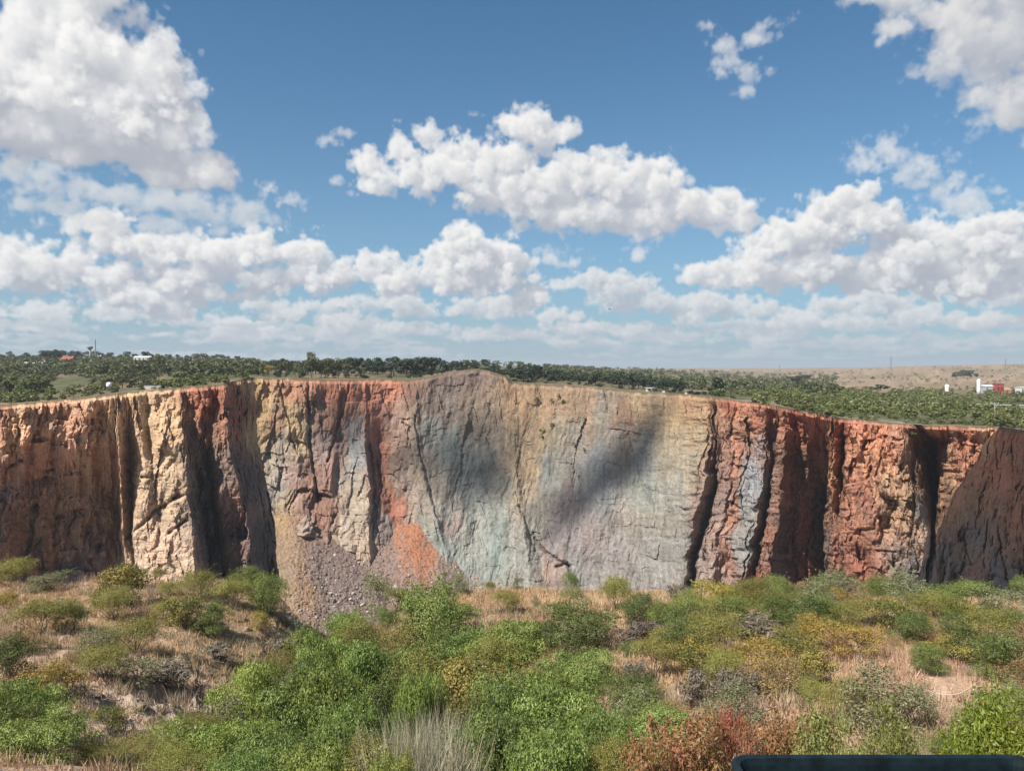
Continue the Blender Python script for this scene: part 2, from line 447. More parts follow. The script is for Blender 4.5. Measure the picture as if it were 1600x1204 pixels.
# spread colour under the soft edges so that filtering never darkens them
w0 = sky_a[..., None]; buf[..., :3] = np.where(w0 > 0.004, buf[..., :3], 0.7)
img.pixels.foreach_set(buf.ravel()); img.update(); img.pack()

world = bpy.data.worlds.new('World'); scene.world = world
world.use_nodes = True
nt = world.node_tree; nt.nodes.clear()
wout = N(nt, 'ShaderNodeOutputWorld'); bg = N(nt, 'ShaderNodeBackground'); bg.inputs['Strength'].default_value = SKY_STRENGTH
nt.links.new(bg.outputs[0], wout.inputs[0])
sky = N(nt, 'ShaderNodeTexSky', sky_type='NISHITA'); sky.sun_disc = False
sky.sun_elevation = math.asin(SUN[2]); sky.sun_rotation = math.atan2(SUN[0], SUN[1])
sky.altitude = 1400.0; sky.air_density = 1.0; sky.dust_density = 1.6; sky.ozone_density = 1.6
tc = N(nt, 'ShaderNodeTexCoord'); sp = N(nt, 'ShaderNodeSeparateXYZ'); nt.links.new(tc.outputs['Generated'], sp.inputs[0])
def M(op, a, b=None, c=None):
    n = N(nt, 'ShaderNodeMath', operation=op)
    for i, v in enumerate((a, b, c)):
        if v is None: continue
        if hasattr(v, 'is_output'): nt.links.new(v, n.inputs[i])
        else: n.inputs[i].default_value = v
    return n.outputs[0]
azn = M('ARCTAN2', sp.outputs[0], sp.outputs[1]); eln = M('ARCSINE', sp.outputs[2])
u = M('MULTIPLY_ADD', azn, 1 / math.radians(2 * AZ_MAX), 0.5); v = M('MULTIPLY', eln, 1 / math.radians(EL_MAX))
cv = N(nt, 'ShaderNodeCombineXYZ'); nt.links.new(u, cv.inputs[0]); nt.links.new(M('MINIMUM', M('MAXIMUM', v, 0.002), 0.998), cv.inputs[1])
ti = N(nt, 'ShaderNodeTexImage'); ti.image = img; ti.extension = 'MIRROR'; ti.interpolation = 'Cubic'
nt.links.new(cv.outputs[0], ti.inputs[0])
# higher than the picture reaches: scattered cumulus of the same kind, seen from below
inv = M('DIVIDE', 1.0, M('MAXIMUM', sp.outputs[2], 0.2))
cp = N(nt, 'ShaderNodeCombineXYZ'); nt.links.new(M('MULTIPLY', sp.outputs[0], inv), cp.inputs[0]); nt.links.new(M('MULTIPLY', sp.outputs[1], inv), cp.inputs[1])
hn = noise_tex(nt, 1.6, 6, 0.55, cp.outputs[0])
ha = M('MULTIPLY', M('SMOOTHSTEP' if False else 'MINIMUM', M('MAXIMUM', M('MULTIPLY_ADD', hn, 6.0, -3.3), 0.0), 1.0), 0.9)
wv = M('MINIMUM', M('MAXIMUM', M('MULTIPLY_ADD', v, 8.0, -7.4), 0.0), 1.0)
alpha = M('ADD', M('MULTIPLY', ti.outputs['Alpha'], M('SUBTRACT', 1.0, wv)), M('MULTIPLY', ha, wv))
ccol = mixc(nt, ti.outputs['Color'], (0.72, 0.74, 0.77), wv)
EXPK = 2.0 ** -EXPOSURE
ccol = mixc(nt, ccol, (EXPK / SKY_STRENGTH,) * 3, 1.0, 'MULTIPLY')
# the clear sky's own tint
clear = mixc(nt, sky.outputs[0], tuple(np.array([0.62, 1.16, 1.34]) * EXPK), 1.0, 'MULTIPLY')
veil = M('MINIMUM', M('POWER', 2.718, M('MULTIPLY', M('MAXIMUM', eln, 0.0), -1 / math.radians(9.0))), 1.0)
clear = mixc(nt, clear, tuple(np.array([0.385, 0.465, 0.545]) * EXPK / SKY_STRENGTH), M('MULTIPLY', veil, 0.92))
nt.links.new(mixc(nt, clear, ccol, alpha), bg.inputs['Color'])

# ================================================================ the pit: cliff walls
LEV = np.array([600.0, 690.0, 760.0, 830.0, 915.0])
RIM_PX = [-400, -150, 0, 100, 200, 275, 290, 345, 349, 385, 397, 420, 520, 600, 640, 665, 690, 715, 740, 765, 790, 800, 900, 1000, 1100, 1140, 1150, 1200, 1250, 1300, 1400, 1420, 1450, 1560, 1600, 1700, 1950]
RIM_PY = [650, 640, 632, 624, 612, 606, 604, 600, 599, 590, 589, 590, 592, 592, 592, 589, 583, 579, 576, 579, 587, 597, 602, 611, 618, 622, 625, 630, 641, 651, 660, 662, 664, 666, 672, 682, 705]
# guide lines of the walls: pixel column at five heights (rim, 690, 760, 830, 915), distance at the same heights
LEFT = [
 ([-400]*5, [284]*5), ([-150]*5, [288, 286, 285, 285, 285]), ([0]*5, [286, 288, 303, 306, 308]), ([60]*5, [288, 291, 317, 321, 323]),
 ([110, 110, 112, 115, 118], [285, 291, 324, 330, 331]), ([155, 155, 160, 165, 172], [288, 294, 333, 338, 340]), ([180, 180, 184, 187, 193], [286, 291, 337, 343, 345]),
 ([186, 186, 188, 192, 198], [282, 279, 285, 291, 297]), ([203, 202, 205, 207, 209], [284, 292, 299, 299, 294]), ([214, 214, 216, 209, 212], [283, 283, 284, 285, 284]),
 ([219, 221, 228, 235, 240], [284, 281, 281, 280, 279]), ([231, 233, 240, 250, 255], [285, 285, 283, 281, 280]), ([240, 243, 250, 258, 262], [284, 281, 280, 279, 279]), ([258, 262, 270, 277, 282], [285, 279, 277, 277, 278]),
 ([279, 287, 291, 301, 304], [286, 279, 276, 275, 275]), ([290, 301, 312, 322, 334], [286.5, 288, 295, 298, 299]), ([306, 317, 326, 335, 345], [287, 291, 295, 298, 300]),
 ([320, 325, 333, 341, 352], [287, 291, 300, 303, 304]), ([334, 338, 341, 350, 362], [286, 289, 294, 297, 299]), ([349, 357, 372, 386, 396], [286, 287, 291, 295, 298]),
 ([397, 403, 418, 430, 437], [344, 350, 354, 356, 356])]
MAIN = [
 ([-60]*5, [390]*5), ([330]*5, [430, 428, 426, 424, 420]), ([393, 393, 395, 400, 415], [434, 429, 423, 417, 412]), ([420, 420, 422, 430, 440], [437, 431, 424, 418, 411]),
 ([436, 452, 470, 480, 486], [437, 432, 424, 416, 408]), ([440, 456, 474, 484, 490], [437.5, 432.7, 424.6, 416.8, 408.8]), ([481, 480, 490, 494, 500], [444, 438, 428, 418, 409]), ([486, 486, 496, 500, 505], [445, 439.5, 429, 419, 409.6]),
 ([510, 505, 512, 508, 508], [448, 440, 428, 417, 407]), ([532, 522, 516, 512, 515], [448, 440, 428, 417, 407]), ([540, 530, 524, 520, 520], [450, 442.5, 430, 418.5, 408]),
 ([572, 570, 576, 577, 576], [452, 438, 426, 415, 405]), ([577, 576, 583, 586, 586], [453.5, 442.5, 431.5, 420.5, 408]), ([600, 592, 602, 622, 642], [456, 449, 438, 426, 412]), ([650, 650, 664, 688, 708], [456, 442, 430, 419, 408]),
 ([655, 658, 672, 697, 717], [457, 445, 433, 422, 410]), ([740, 740, 740, 742, 745], [463, 452, 441, 428, 414]), ([800, 802, 808, 820, 828], [461, 449, 436, 424, 408]), ([808, 812, 820, 834, 852], [462, 450, 439, 428, 413]),
 ([860]*5, [456, 447, 437, 426, 413]), ([900]*5, [451, 443, 434, 424, 412]), ([1000]*5, [432, 426, 418, 410, 402]), ([1090, 1086, 1084, 1074, 1062], [403, 396, 388, 382, 376]),
 ([1106, 1109, 1100, 1080, 1068], [396, 389, 378, 371, 367]), ([1113, 1117, 1118, 1100, 1079], [393, 389, 400, 394, 381]), ([1117, 1121, 1122, 1104, 1083], [391, 388, 382, 376, 371]),
 ([1135, 1143, 1138, 1122, 1110], [387, 385, 378, 371, 366]), ([1142, 1146, 1141, 1126, 1113], [386, 386.5, 380, 373, 367.5]), ([1158, 1160, 1148, 1142, 1139], [378, 381, 376, 371, 365]), ([1194, 1194, 1189, 1178, 1158], [350, 356, 352, 347, 343]),
 ([1211, 1206, 1204, 1191, 1173], [346, 360, 368, 364, 355]), ([1215, 1212, 1207, 1196, 1180], [340, 342, 342, 340, 337]), ([1222, 1224, 1221, 1213, 1198], [327, 331, 333, 333, 331]), ([1240, 1250, 1246, 1241, 1238], [332, 342, 346, 346, 346]),
 ([1250, 1262, 1263, 1259, 1256], [322, 336, 345, 347, 347]), ([1272, 1280, 1280, 1278, 1276], [314, 338, 354, 357, 357]), ([1286, 1294, 1293, 1289, 1289], [311, 342, 360, 362, 362]), ([1297, 1300, 1296, 1293, 1294], [297, 302, 308, 314, 317]), ([1303, 1304, 1299, 1299, 1303], [295, 299, 304, 306, 306]),
 ([1318, 1320, 1316, 1306, 1312], [303, 313, 314, 306, 303]), ([1325, 1325, 1320, 1312, 1320], [289, 291, 292, 290, 288]), ([1345, 1346, 1350, 1350, 1355], [283, 281, 280, 279, 277]), ([1375]*5, [278, 276, 273, 271, 268]), ([1406, 1411, 1425, 1449, 1432], [268, 265, 262, 258, 258]),
 ([1432, 1458, 1464, 1458, 1446], [263, 292, 300, 292, 284]), ([1440, 1466, 1470, 1461, 1450], [258, 275, 275, 282, 284]), ([1470, 1496, 1498, 1466, 1455], [256, 258, 254, 274, 287]), ([1562, 1540, 1503, 1474, 1464], [242, 248, 256, 280, 291]),
 ([1582, 1570, 1550, 1530, 1525], [264, 274, 290, 302, 308]), ([1589, 1578, 1562, 1545, 1540], [278, 292, 305, 314, 319]), ([1605, 1602, 1600, 1600, 1600], [296, 316, 326, 336, 344]), ([1720]*5, [372, 380, 384, 388, 390]), ([1950]*5, [460]*5)]

# fine cracks and grooves: polyline of pixels, width in pixels, depth in metres
CRACKS = [
 ([(436, 592), (446, 640), (456, 690), (466, 710)], 1.6, 2.0), ([(482, 592), (482, 640), (483, 690), (492, 740), (497, 780)], 2.2, 4.0), ([(534, 615), (530, 660), (522, 690), (512, 720)], 2.5, 3.5),
 ([(548, 590), (538, 640), (526, 670)], 1.8, 2.0), ([(578, 695), (582, 735), (584, 765), (583, 795), (578, 815)], 2.6, 4.0), ([(590, 720), (594, 760)], 2.0, 2.5), ([(650, 650), (654, 700), (662, 733)], 1.5, 2.0), ([(664, 735), (672, 770), (684, 810)], 1.6, 2.0),
 ([(630, 660), (642, 668), (643, 674)], 1.6, 2.0), ([(870, 885), (885, 880), (895, 900), (908, 916)], 2.4, 3.0), ([(835, 840), (845, 855), (860, 868), (890, 885)], 2.0, 2.5), ([(812, 790), (826, 826), (836, 860)], 2.2, 2.5),
 ([(1150, 640), (1142, 680), (1140, 700)], 2.4, 4.0), ([(1170, 655), (1172, 680), (1168, 720)], 2.6, 5.0), ([(1174, 672), (1187, 702)], 2.4, 4.0), ([(1166, 725), (1150, 770), (1144, 790)], 1.8, 3.0), ([(1144, 785), (1156, 795)], 1.5, 2.0), ([(1094, 820), (1097, 850), (1104, 875)], 2.6, 4.0),
 ([(980, 612), (988, 640), (992, 660)], 1.8, 1.2), ([(946, 612), (950, 640)], 1.8, 1.2), ([(905, 745), (907, 760)], 1.4, 1.5), ([(200, 840), (240, 800), (275, 778), (300, 770)], 2.8, 2.5), ([(250, 805), (252, 780)], 1.8, 1.6), ([(222, 745), (231, 745)], 2.4, 3.0), ([(275, 778), (280, 772)], 3.0, 3.5),
 ([(265, 832), (290, 812)], 2.2, 2.0), ([(1345, 828), (1366, 826)], 2.2, 2.5), ([(1380, 700), (1370, 745)], 2.2, 2.5), ([(1366, 720), (1358, 746)], 2.0, 2.5), ([(1340, 850), (1344, 880)], 2.0, 2.5), ([(1395, 865), (1397, 885)], 2.0, 2.0), ([(1370, 860), (1400, 862)], 1.6, 2.0),
 ([(1428, 690), (1440, 705), (1470, 735), (1500, 738)], 2.2, 2.0), ([(1239, 660), (1237, 740)], 2.0, 3.0), ([(1238, 760), (1240, 860), (1243, 900)], 2.2, 3.0), ([(1275, 760), (1273, 860)], 1.8, 2.5), ([(70, 735), (82, 732)], 3, 3), ([(50, 795), (60, 790)], 3, 3), ([(88, 808), (96, 806)], 3, 3), ([(10, 728), (30, 720)], 3, 3), ([(150, 855), (160, 850)], 3, 3), ([(105, 690), (112, 740)], 1.8, 2.0), ([(30, 650), (25, 700)], 2, 2)]

# rock kinds over the walls: pixel, colour as it looks in full sun
ROCK = [
 (-300, 660, 190, 120, 85), (-200, 800, 165, 125, 98), (0, 640, 178, 110, 78), (30, 660, 210, 158, 112), (60, 690, 208, 150, 112), (110, 690, 206, 142, 105), (110, 650, 200, 135, 98), (150, 660, 205, 150, 108), (20, 720, 190, 125, 92), (50, 715, 200, 138, 105), (20, 780, 150, 118, 100), (60, 800, 175, 128, 98), (100, 850, 172, 125, 95), (30, 880, 165, 118, 90), (120, 750, 185, 135, 100), (140, 870, 150, 125, 108), (110, 900, 140, 122, 108), (165, 800, 185, 132, 98), (10, 850, 150, 105, 82),
 (190, 650, 208, 162, 118), (190, 720, 205, 150, 115), (220, 640, 208, 165, 122), (240, 660, 208, 168, 125), (265, 650, 212, 170, 125), (210, 700, 205, 165, 125), (250, 700, 206, 166, 126), (240, 750, 200, 166, 130), (280, 750, 200, 168, 132), (250, 800, 196, 165, 132), (250, 850, 204, 172, 140), (220, 880, 200, 170, 140), (290, 880, 205, 172, 140), (285, 640, 200, 158, 112),
 (300, 630, 192, 105, 70), (320, 625, 200, 105, 68), (340, 630, 205, 108, 72), (335, 660, 195, 115, 82), (305, 690, 150, 128, 110), (310, 740, 122, 116, 108), (320, 800, 118, 112, 106), (335, 860, 130, 118, 110), (325, 680, 170, 115, 85), (340, 700, 155, 125, 105), (350, 740, 150, 125, 110), (355, 790, 175, 130, 110), (365, 840, 150, 118, 105), (340, 780, 160, 120, 100), (370, 640, 165, 92, 66), (385, 640, 165, 95, 68), (375, 720, 120, 102, 92), (395, 760, 105, 98, 95), (410, 850, 100, 95, 95), (425, 880, 100, 95, 95),
 (402, 610, 208, 160, 100), (402, 680, 200, 165, 115), (420, 630, 208, 168, 115), (455, 650, 205, 165, 115), (470, 690, 200, 168, 122), (425, 605, 205, 140, 95), (470, 605, 205, 128, 88), (430, 650, 190, 135, 105), (440, 700, 178, 160, 140), (425, 720, 180, 166, 140), (430, 770, 172, 162, 148), (450, 740, 188, 158, 142), (480, 760, 172, 128, 108), (470, 800, 190, 150, 132), (450, 800, 190, 160, 120), (490, 800, 175, 120, 100),
 (495, 640, 155, 122, 104), (500, 690, 155, 134, 122), (510, 620, 188, 112, 80), (530, 650, 178, 118, 95), (530, 700, 152, 116, 104), (520, 600, 205, 118, 82), (515, 730, 170, 125, 110), (540, 740, 175, 165, 150), (510, 780, 165, 120, 100), (545, 605, 212, 115, 78), (552, 630, 195, 128, 98), (555, 660, 150, 145, 138), (555, 690, 145, 146, 142), (560, 720, 150, 152, 148), (550, 770, 188, 172, 150), (560, 800, 190, 175, 150), (540, 820, 190, 172, 150), (570, 850, 198, 175, 148), (600, 830, 160, 145, 135),
 (585, 605, 216, 118, 80), (610, 605, 218, 120, 82), (575, 625, 205, 110, 76), (580, 660, 190, 105, 76), (588, 700, 190, 105, 78), (592, 740, 165, 108, 86), (604, 770, 192, 115, 84), (620, 795, 208, 118, 86), (590, 620, 160, 105, 90), (610, 650, 165, 130, 115), (600, 680, 178, 122, 100), (625, 690, 180, 150, 125), (635, 660, 176, 150, 128), (620, 725, 160, 130, 112), (630, 750, 166, 150, 132), (645, 770, 178, 160, 138), (655, 800, 184, 168, 148), (660, 830, 175, 172, 155), (640, 730, 176, 155, 130),
 (650, 605, 150, 112, 92), (660, 630, 140, 118, 102), (690, 600, 125, 102, 92), (720, 595, 142, 122, 110), (740, 585, 140, 120, 108), (690, 640, 138, 122, 108), (670, 680, 150, 150, 138), (700, 690, 128, 138, 130), (700, 640, 142, 128, 112), (740, 620, 145, 128, 108), (740, 660, 140, 130, 112), (760, 640, 150, 132, 110), (745, 720, 126, 132, 126), (720, 740, 135, 140, 132), (690, 750, 160, 150, 132), (770, 700, 130, 128, 118), (700, 790, 155, 155, 142), (740, 790, 150, 155, 146), (690, 840, 150, 165, 152), (740, 850, 168, 170, 158), (720, 880, 160, 168, 158), (770, 800, 160, 165, 152), (700, 820, 170, 150, 142), (780, 860, 155, 168, 158), (780, 760, 145, 142, 130),
 (790, 620, 178, 142, 108), (800, 650, 182, 146, 110), (830, 625, 190, 148, 108), (850, 650, 192, 155, 115), (880, 630, 190, 150, 115), (870, 690, 165, 155, 130), (840, 680, 175, 148, 115), (830, 730, 190, 160, 120), (820, 770, 186, 165, 132), (800, 700, 160, 140, 112), (850, 740, 138, 142, 135), (870, 720, 148, 148, 138), (900, 680, 160, 150, 132), (910, 620, 185, 148, 118), (940, 640, 160, 150, 130), (960, 630, 165, 148, 125), (975, 650, 165, 125, 100), (970, 690, 150, 142, 128), (1000, 640, 190, 158, 120), (1010, 690, 158, 152, 138), (1050, 640, 200, 162, 115), (1090, 645, 204, 160, 112), (1080, 625, 206, 148, 105), (1050, 690, 184, 166, 132), (1100, 690, 190, 168, 130), (1080, 730, 180, 168, 140), (1040, 720, 172, 164, 142),
 (880, 790, 160, 150, 142), (900, 830, 168, 155, 150), (870, 840, 162, 152, 148), (940, 780, 150, 152, 148), (1000, 770, 160, 168, 154), (1050, 770, 172, 172, 158), (980, 810, 178, 168, 152), (1040, 820, 176, 168, 150), (960, 860, 172, 165, 158), (1020, 870, 172, 170, 160), (1060, 860, 168, 165, 155), (900, 880, 160, 158, 152), (830, 800, 168, 160, 142), (820, 850, 180, 178, 162), (860, 890, 178, 152, 135), (830, 890, 172, 172, 160), (930, 720, 142, 146, 145), (1000, 730, 150, 152, 146),
 (1115, 640, 205, 150, 105), (1130, 640, 190, 95, 65), (1125, 670, 205, 145, 112), (1150, 635, 220, 118, 74), (1160, 660, 210, 135, 98), (1185, 640, 222, 112, 68), (1180, 660, 215, 128, 88), (1185, 690, 165, 152, 145), (1120, 700, 175, 128, 108), (1130, 740, 172, 135, 118), (1120, 790, 165, 140, 128), (1110, 850, 178, 150, 132), (1100, 890, 175, 155, 140), (1155, 710, 205, 128, 95), (1145, 740, 205, 125, 92), (1140, 800, 202, 128, 98), (1134, 860, 200, 132, 105), (1170, 740, 152, 158, 160), (1165, 790, 156, 158, 155), (1160, 850, 162, 165, 158), (1185, 770, 150, 155, 156), (1175, 800, 168, 160, 148),
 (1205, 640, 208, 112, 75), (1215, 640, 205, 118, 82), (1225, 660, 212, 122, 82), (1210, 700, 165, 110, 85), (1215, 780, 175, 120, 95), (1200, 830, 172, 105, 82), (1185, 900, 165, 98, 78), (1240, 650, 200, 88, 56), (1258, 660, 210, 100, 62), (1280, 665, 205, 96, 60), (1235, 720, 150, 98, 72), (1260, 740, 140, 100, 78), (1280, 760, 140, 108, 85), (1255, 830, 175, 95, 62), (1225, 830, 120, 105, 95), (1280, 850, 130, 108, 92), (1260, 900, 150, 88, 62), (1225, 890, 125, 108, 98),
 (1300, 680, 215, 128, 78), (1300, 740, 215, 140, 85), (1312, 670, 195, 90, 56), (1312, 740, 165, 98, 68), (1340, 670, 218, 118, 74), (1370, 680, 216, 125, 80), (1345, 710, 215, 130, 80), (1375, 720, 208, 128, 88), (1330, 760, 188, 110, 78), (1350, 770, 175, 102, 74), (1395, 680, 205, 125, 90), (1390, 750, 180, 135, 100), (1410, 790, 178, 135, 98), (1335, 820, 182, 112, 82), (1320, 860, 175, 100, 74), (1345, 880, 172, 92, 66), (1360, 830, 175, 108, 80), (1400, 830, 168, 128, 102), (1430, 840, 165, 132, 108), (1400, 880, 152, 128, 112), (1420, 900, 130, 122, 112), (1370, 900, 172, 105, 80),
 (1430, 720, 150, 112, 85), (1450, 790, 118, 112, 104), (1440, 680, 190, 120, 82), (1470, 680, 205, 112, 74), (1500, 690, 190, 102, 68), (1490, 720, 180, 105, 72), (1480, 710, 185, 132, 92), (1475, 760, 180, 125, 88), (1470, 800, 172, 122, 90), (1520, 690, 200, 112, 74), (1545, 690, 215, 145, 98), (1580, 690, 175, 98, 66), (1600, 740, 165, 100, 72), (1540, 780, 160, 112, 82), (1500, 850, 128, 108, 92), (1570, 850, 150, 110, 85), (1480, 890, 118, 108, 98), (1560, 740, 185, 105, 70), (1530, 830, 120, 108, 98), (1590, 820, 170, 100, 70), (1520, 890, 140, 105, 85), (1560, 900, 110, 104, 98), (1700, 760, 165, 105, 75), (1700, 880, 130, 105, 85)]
ROCK = np.array(ROCK, float)
ROCK_ALB = 0.68 * lin(ROCK[:, 2:5])
def settle(a):      # what the eye calls orange is a dusty brown once the warm sun is taken out of it
    s0 = ((a.max(1) - a.min(1)) / a.max(1))[:, None]; q = np.clip((s0 - 0.55) / 0.3, 0, 1)
    a = a / (np.array([1.0, 1.0, 0.955]) * (1 - q) + np.array([1.07, 0.935, 0.97]) * q)
    m = a.mean(1, keepdims=True); sat = (a.max(1) - a.min(1)) / a.max(1)
    k = (0.20 + 0.16 * np.clip((sat - 0.55) / 0.35, 0, 1))[:, None]
    return a * (1 - k) + m * k * np.array([1.13, 0.985, 0.87])
ROCK_ALB = settle(ROCK_ALB) * np.interp(ROCK[:, 0], [150, 200, 300, 400, 520, 660, 1060, 1110, 1200, 1320], [1.25, 1.14, 1.1, 0.88, 0.88, 0.86, 0.70, 0.80, 0.90, 1.12])[:, None]  # left alcove made lighter to stand in for weak fill light

def shepard(px, py, pts, val, sx, sy):
    out = np.zeros((px.size, val.shape[1]), np.float32)
    a = np.stack([px.ravel() / sx, py.ravel() / sy], -1).astype(np.float32); b = (pts / np.array([sx, sy])).astype(np.float32)
    for i in range(0, len(a), 60000):
        d = ((a[i:i + 60000, None, 0] - b[None, :, 0]) ** 2 + (a[i:i + 60000, None, 1] - b[None, :, 1]) ** 2)
        w = 1.0 / (d * d + 0.03)
        out[i:i + 60000] = (w @ val) / w.sum(1, keepdims=True)
    return out.reshape(*px.shape, -1)

def polyline_d(px, py, line):
    """horizontal distance to a polyline and how far down it we are"""
    L = np.array(line, float)
    best = np.full(px.shape, 1e9)
    for i in range(len(L) - 1):
        a, b = L[i], L[i + 1]; ab = b - a
        t = np.clip(((px - a[0]) * ab[0] + (py - a[1]) * ab[1]) / (ab @ ab), 0, 1)
        best = np.minimum(best, np.hypot(px - a[0] - t * ab[0], py - a[1] - t * ab[1]))
    return best

BOTTOM = 1030.0
def build_wall(lines, step, nrows, left):
    cols_px = []; n = len(lines)
    P = np.array([l[0] for l in lines], float); D = np.array([l[1] for l in lines], float) * (0.9 if left else 1.0)
    seg = [0.0]
    for i in range(n - 1):
        w = max(abs(P[i + 1] - P[i]).max(), 0.0)
        dd = abs(D[i + 1] - D[i]).max() * 2.2
        coarse = 3.5 if (P[i].max() < -120 or P[i].min() > 1680) else 1.0
        k = max(3, int(max(w, min(dd, 70)) / (step * coarse)))
        seg += list(i + (np.arange(k) + 1) / k)
    s = np.array(seg); nc = len(s)
    t = (np.arange(nrows) / (nrows - 1.0))
    idx = np.minimum(s.astype(int), n - 2); f = s - idx
    f = 0.75 * f + 0.25 * f * f * (3 - 2 * f)
    # columns at every level
    pxl = P[idx] * (1 - f)[:, None] + P[idx + 1] * f[:, None]       # nc x 5
    dl = D[idx] * (1 - f)[:, None] + D[idx + 1] * f[:, None]
    rim = np.interp(pxl[:, 0], RIM_PX, RIM_PY)
    py = rim[None, :] + (BOTTOM - rim)[None, :] * t[:, None]
    px = np.zeros_like(py); Y = np.zeros_like(py)
    for j in range(4):
        a = rim if j == 0 else np.full(nc, LEV[j]); b = LEV[j + 1]
        jag = (sstep(200, 175, pxl[:, 0]) * (22 * fbm(pxl[:, 0] / 26, pxl[:, 0] * 0, 2, 15) + 6 * fbm(pxl[:, 0] / 6, pxl[:, 0] * 0 + 3, 2, 16)) if left else 0.0)
        q = (py + jag * np.clip((py - rim) / 60, 0, 1) - a) / (b - a)
        msk = (q >= 0) & ((q < 1) | (j == 3))
        px = np.where(msk, pxl[None, :, j] + (pxl[None, :, j + 1] - pxl[None, :, j]) * q, px)
        Y = np.where(msk, dl[None, :, j] + (dl[None, :, j + 1] - dl[None, :, j]) * q, Y)
    wob = np.clip((py - rim) / 25, 0, 1)
    # metres along the wall and down it
    S = np.cumsum(np.hypot(np.diff(px, axis=1, prepend=px[:, :1]) * 0.30, np.diff(Y, axis=1, prepend=Y[:, :1]) * 0.6), axis=1); S0 = S
    mid = nrows // 2; S1 = np.cumsum(np.hypot(np.diff(px[mid], prepend=px[mid, 0]) * 0.30, np.diff(Y[mid], prepend=Y[mid, 0]) * 0.7))
    S = S1[None, :] + (px - px[mid][None, :]) * 0.30
    Hh = (py - rim) * 0.31
    # how broken the rock is here
    rough = np.interp(px, [150, 200, 300, 320], [0.85, 0.50, 0.50, 0.9]) if left else np.interp(px, [400, 500, 640, 660, 820, 860, 1080, 1110, 1200, 1300, 1500, 1700], [.62, .66, .5, .32, .30, .27, .27, .75, .8, 1.0, 1.0, 1.2])
    top = np.exp(-Hh / 9.0)
    wx = S + 2.2 * fbm(S / 14, Hh / 22, 3, 3); wy = Hh + 3.0 * fbm(S / 11 + 9, Hh / 15, 3, 5)
    f1, e1 = facets((wx + 0.22 * wy) / 9.0, (wy - 0.15 * wx) / 30.0, 21, 1.6, 0.12)
    f2, e2 = facets((wx - 0.25 * wy) / 3.6 + 3, wy / 9.5, 31, 1.8, 0.12)
    f3, e3 = facets((wx + 0.3 * wy) / 1.5, wy / 3.0 + 5, 41, 1.8, 0.12)
    f4, e4 = facets((wx + 0.2 * wy) / 5.0 + 1.7, wy / 6.0, 171, 2.2, 0.12)
    flute = ridged(wx / 3.0, wy / 34.0, 3, 51)
    flute2 = ridged(wx / 1.1, wy / 14.0, 2, 61)
    rum = fbm(S / 34, Hh / 40, 4, 71)
    d = rough * (3.0 * f1 + 1.25 * f2 + 0.62 * f3 + 0.7 * f4) + rough * 1.0 * (0.55 - flute) + 0.35 * (0.5 - flute2) * (0.4 + rough) + rum * (1.2 + 2.2 * rough)
    d += 0.34 * fbm(S / 1.1, Hh / 2.2, 3, 81, 0.65) * (0.6 + rough)
    # gullies eroded in the soil at the rim
    soil = sstep(0, 1, 1 - Hh / 13.0)
    gul = ridged(S / 2.3 + 0.4 * fbm(S / 4, Hh / 6, 2, 91), Hh / 30.0, 2, 95)
    d += soil * (1.3 * (0.6 - gul) * (0.5 + 0.7 * rough)) - 0.8 * np.exp(-Hh / 1.0)
    # slabs slipped along steep joints on the far wall
    if not left:
        sm = np.interp(px, [640, 700, 1050, 1100], [0, 1, 1, 0])
        j1, je1 = facets((S + 0.35 * Hh) / 16 + 2, (Hh - 0.3 * S) / 30, 131, 1.0)
        d += sm * 1.3 * j1 + np.interp(px, [400, 460, 1050, 1100], [0, 1, 1, 0]) * (1.4 * (0.5 - ridged((S + 0.22 * Hh + 3 * fbm(S / 20, Hh / 30, 3, 151)) / 11, Hh / 90, 3, 153)) + 0.6 * facets((S - 0.3 * Hh) / 6, Hh / 16, 157, 1.3, 0.25)[0])
        d += sm * 0.7 * (0.5 - ridged((S + 0.25 * Hh) / 2.2, Hh / 26, 2, 141))
    for line, w, dep in CRACKS:
        cxs = np.array(line)[:, 0]
        if (cxs.max() < 440) != left and not (cxs.max() < 440 and left): continue
        if left and cxs.min() > 440: continue
        m = (px > cxs.min() - 20) & (px < cxs.max() + 20)
        if not m.any(): continue
        q = polyline_d(px[m] + 2.0 * fbm(px[m] / 7, py[m] / 9, 2, 7), py[m], line)
        d[m] += dep * np.exp(-(q / w) ** 2)
    d *= np.clip(0.15 + Hh / 2.5, 0, 1)
    Y2 = Y + d
    # sideways wobble of the guide lines so that no edge is ruler-straight
    px2 = px + wob * (4.2 * fbm(py / 30 + 3, S0 / 30, 5, 101, 0.6) + 1.6 * fbm(py / 7, S0 / 12, 3, 111)) * (1.0 if left else 0.9 + 0.9 * sstep(1055, 1080, px) * sstep(1340, 1310, px))
    x, z = ray(px2, py)
    V = np.stack([x * Y2, Y2, z * Y2], -1)
    # the rock's colours, alcove lightening included
    qx = px + 10 * fbm(S / 7, Hh / 22, 5, 201, 0.6) + 7 * fbm(S / 2, Hh / 7, 3, 205, 0.6); qy = py + 30 * fbm(S / 2.6, Hh / 40, 4, 211, 0.6) + 18 * fbm(S / 9, Hh / 9, 4, 221, 0.6)
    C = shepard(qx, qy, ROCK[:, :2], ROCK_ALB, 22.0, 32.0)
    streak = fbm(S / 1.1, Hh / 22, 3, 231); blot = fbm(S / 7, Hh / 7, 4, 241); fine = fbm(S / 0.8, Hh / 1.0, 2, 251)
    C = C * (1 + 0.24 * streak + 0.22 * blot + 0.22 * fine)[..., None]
    iron = np.clip(fbm(S / 5 + 4, Hh / 24, 4, 261) * 1.6 - 0.25, 0, 1)[..., None] * 0.35
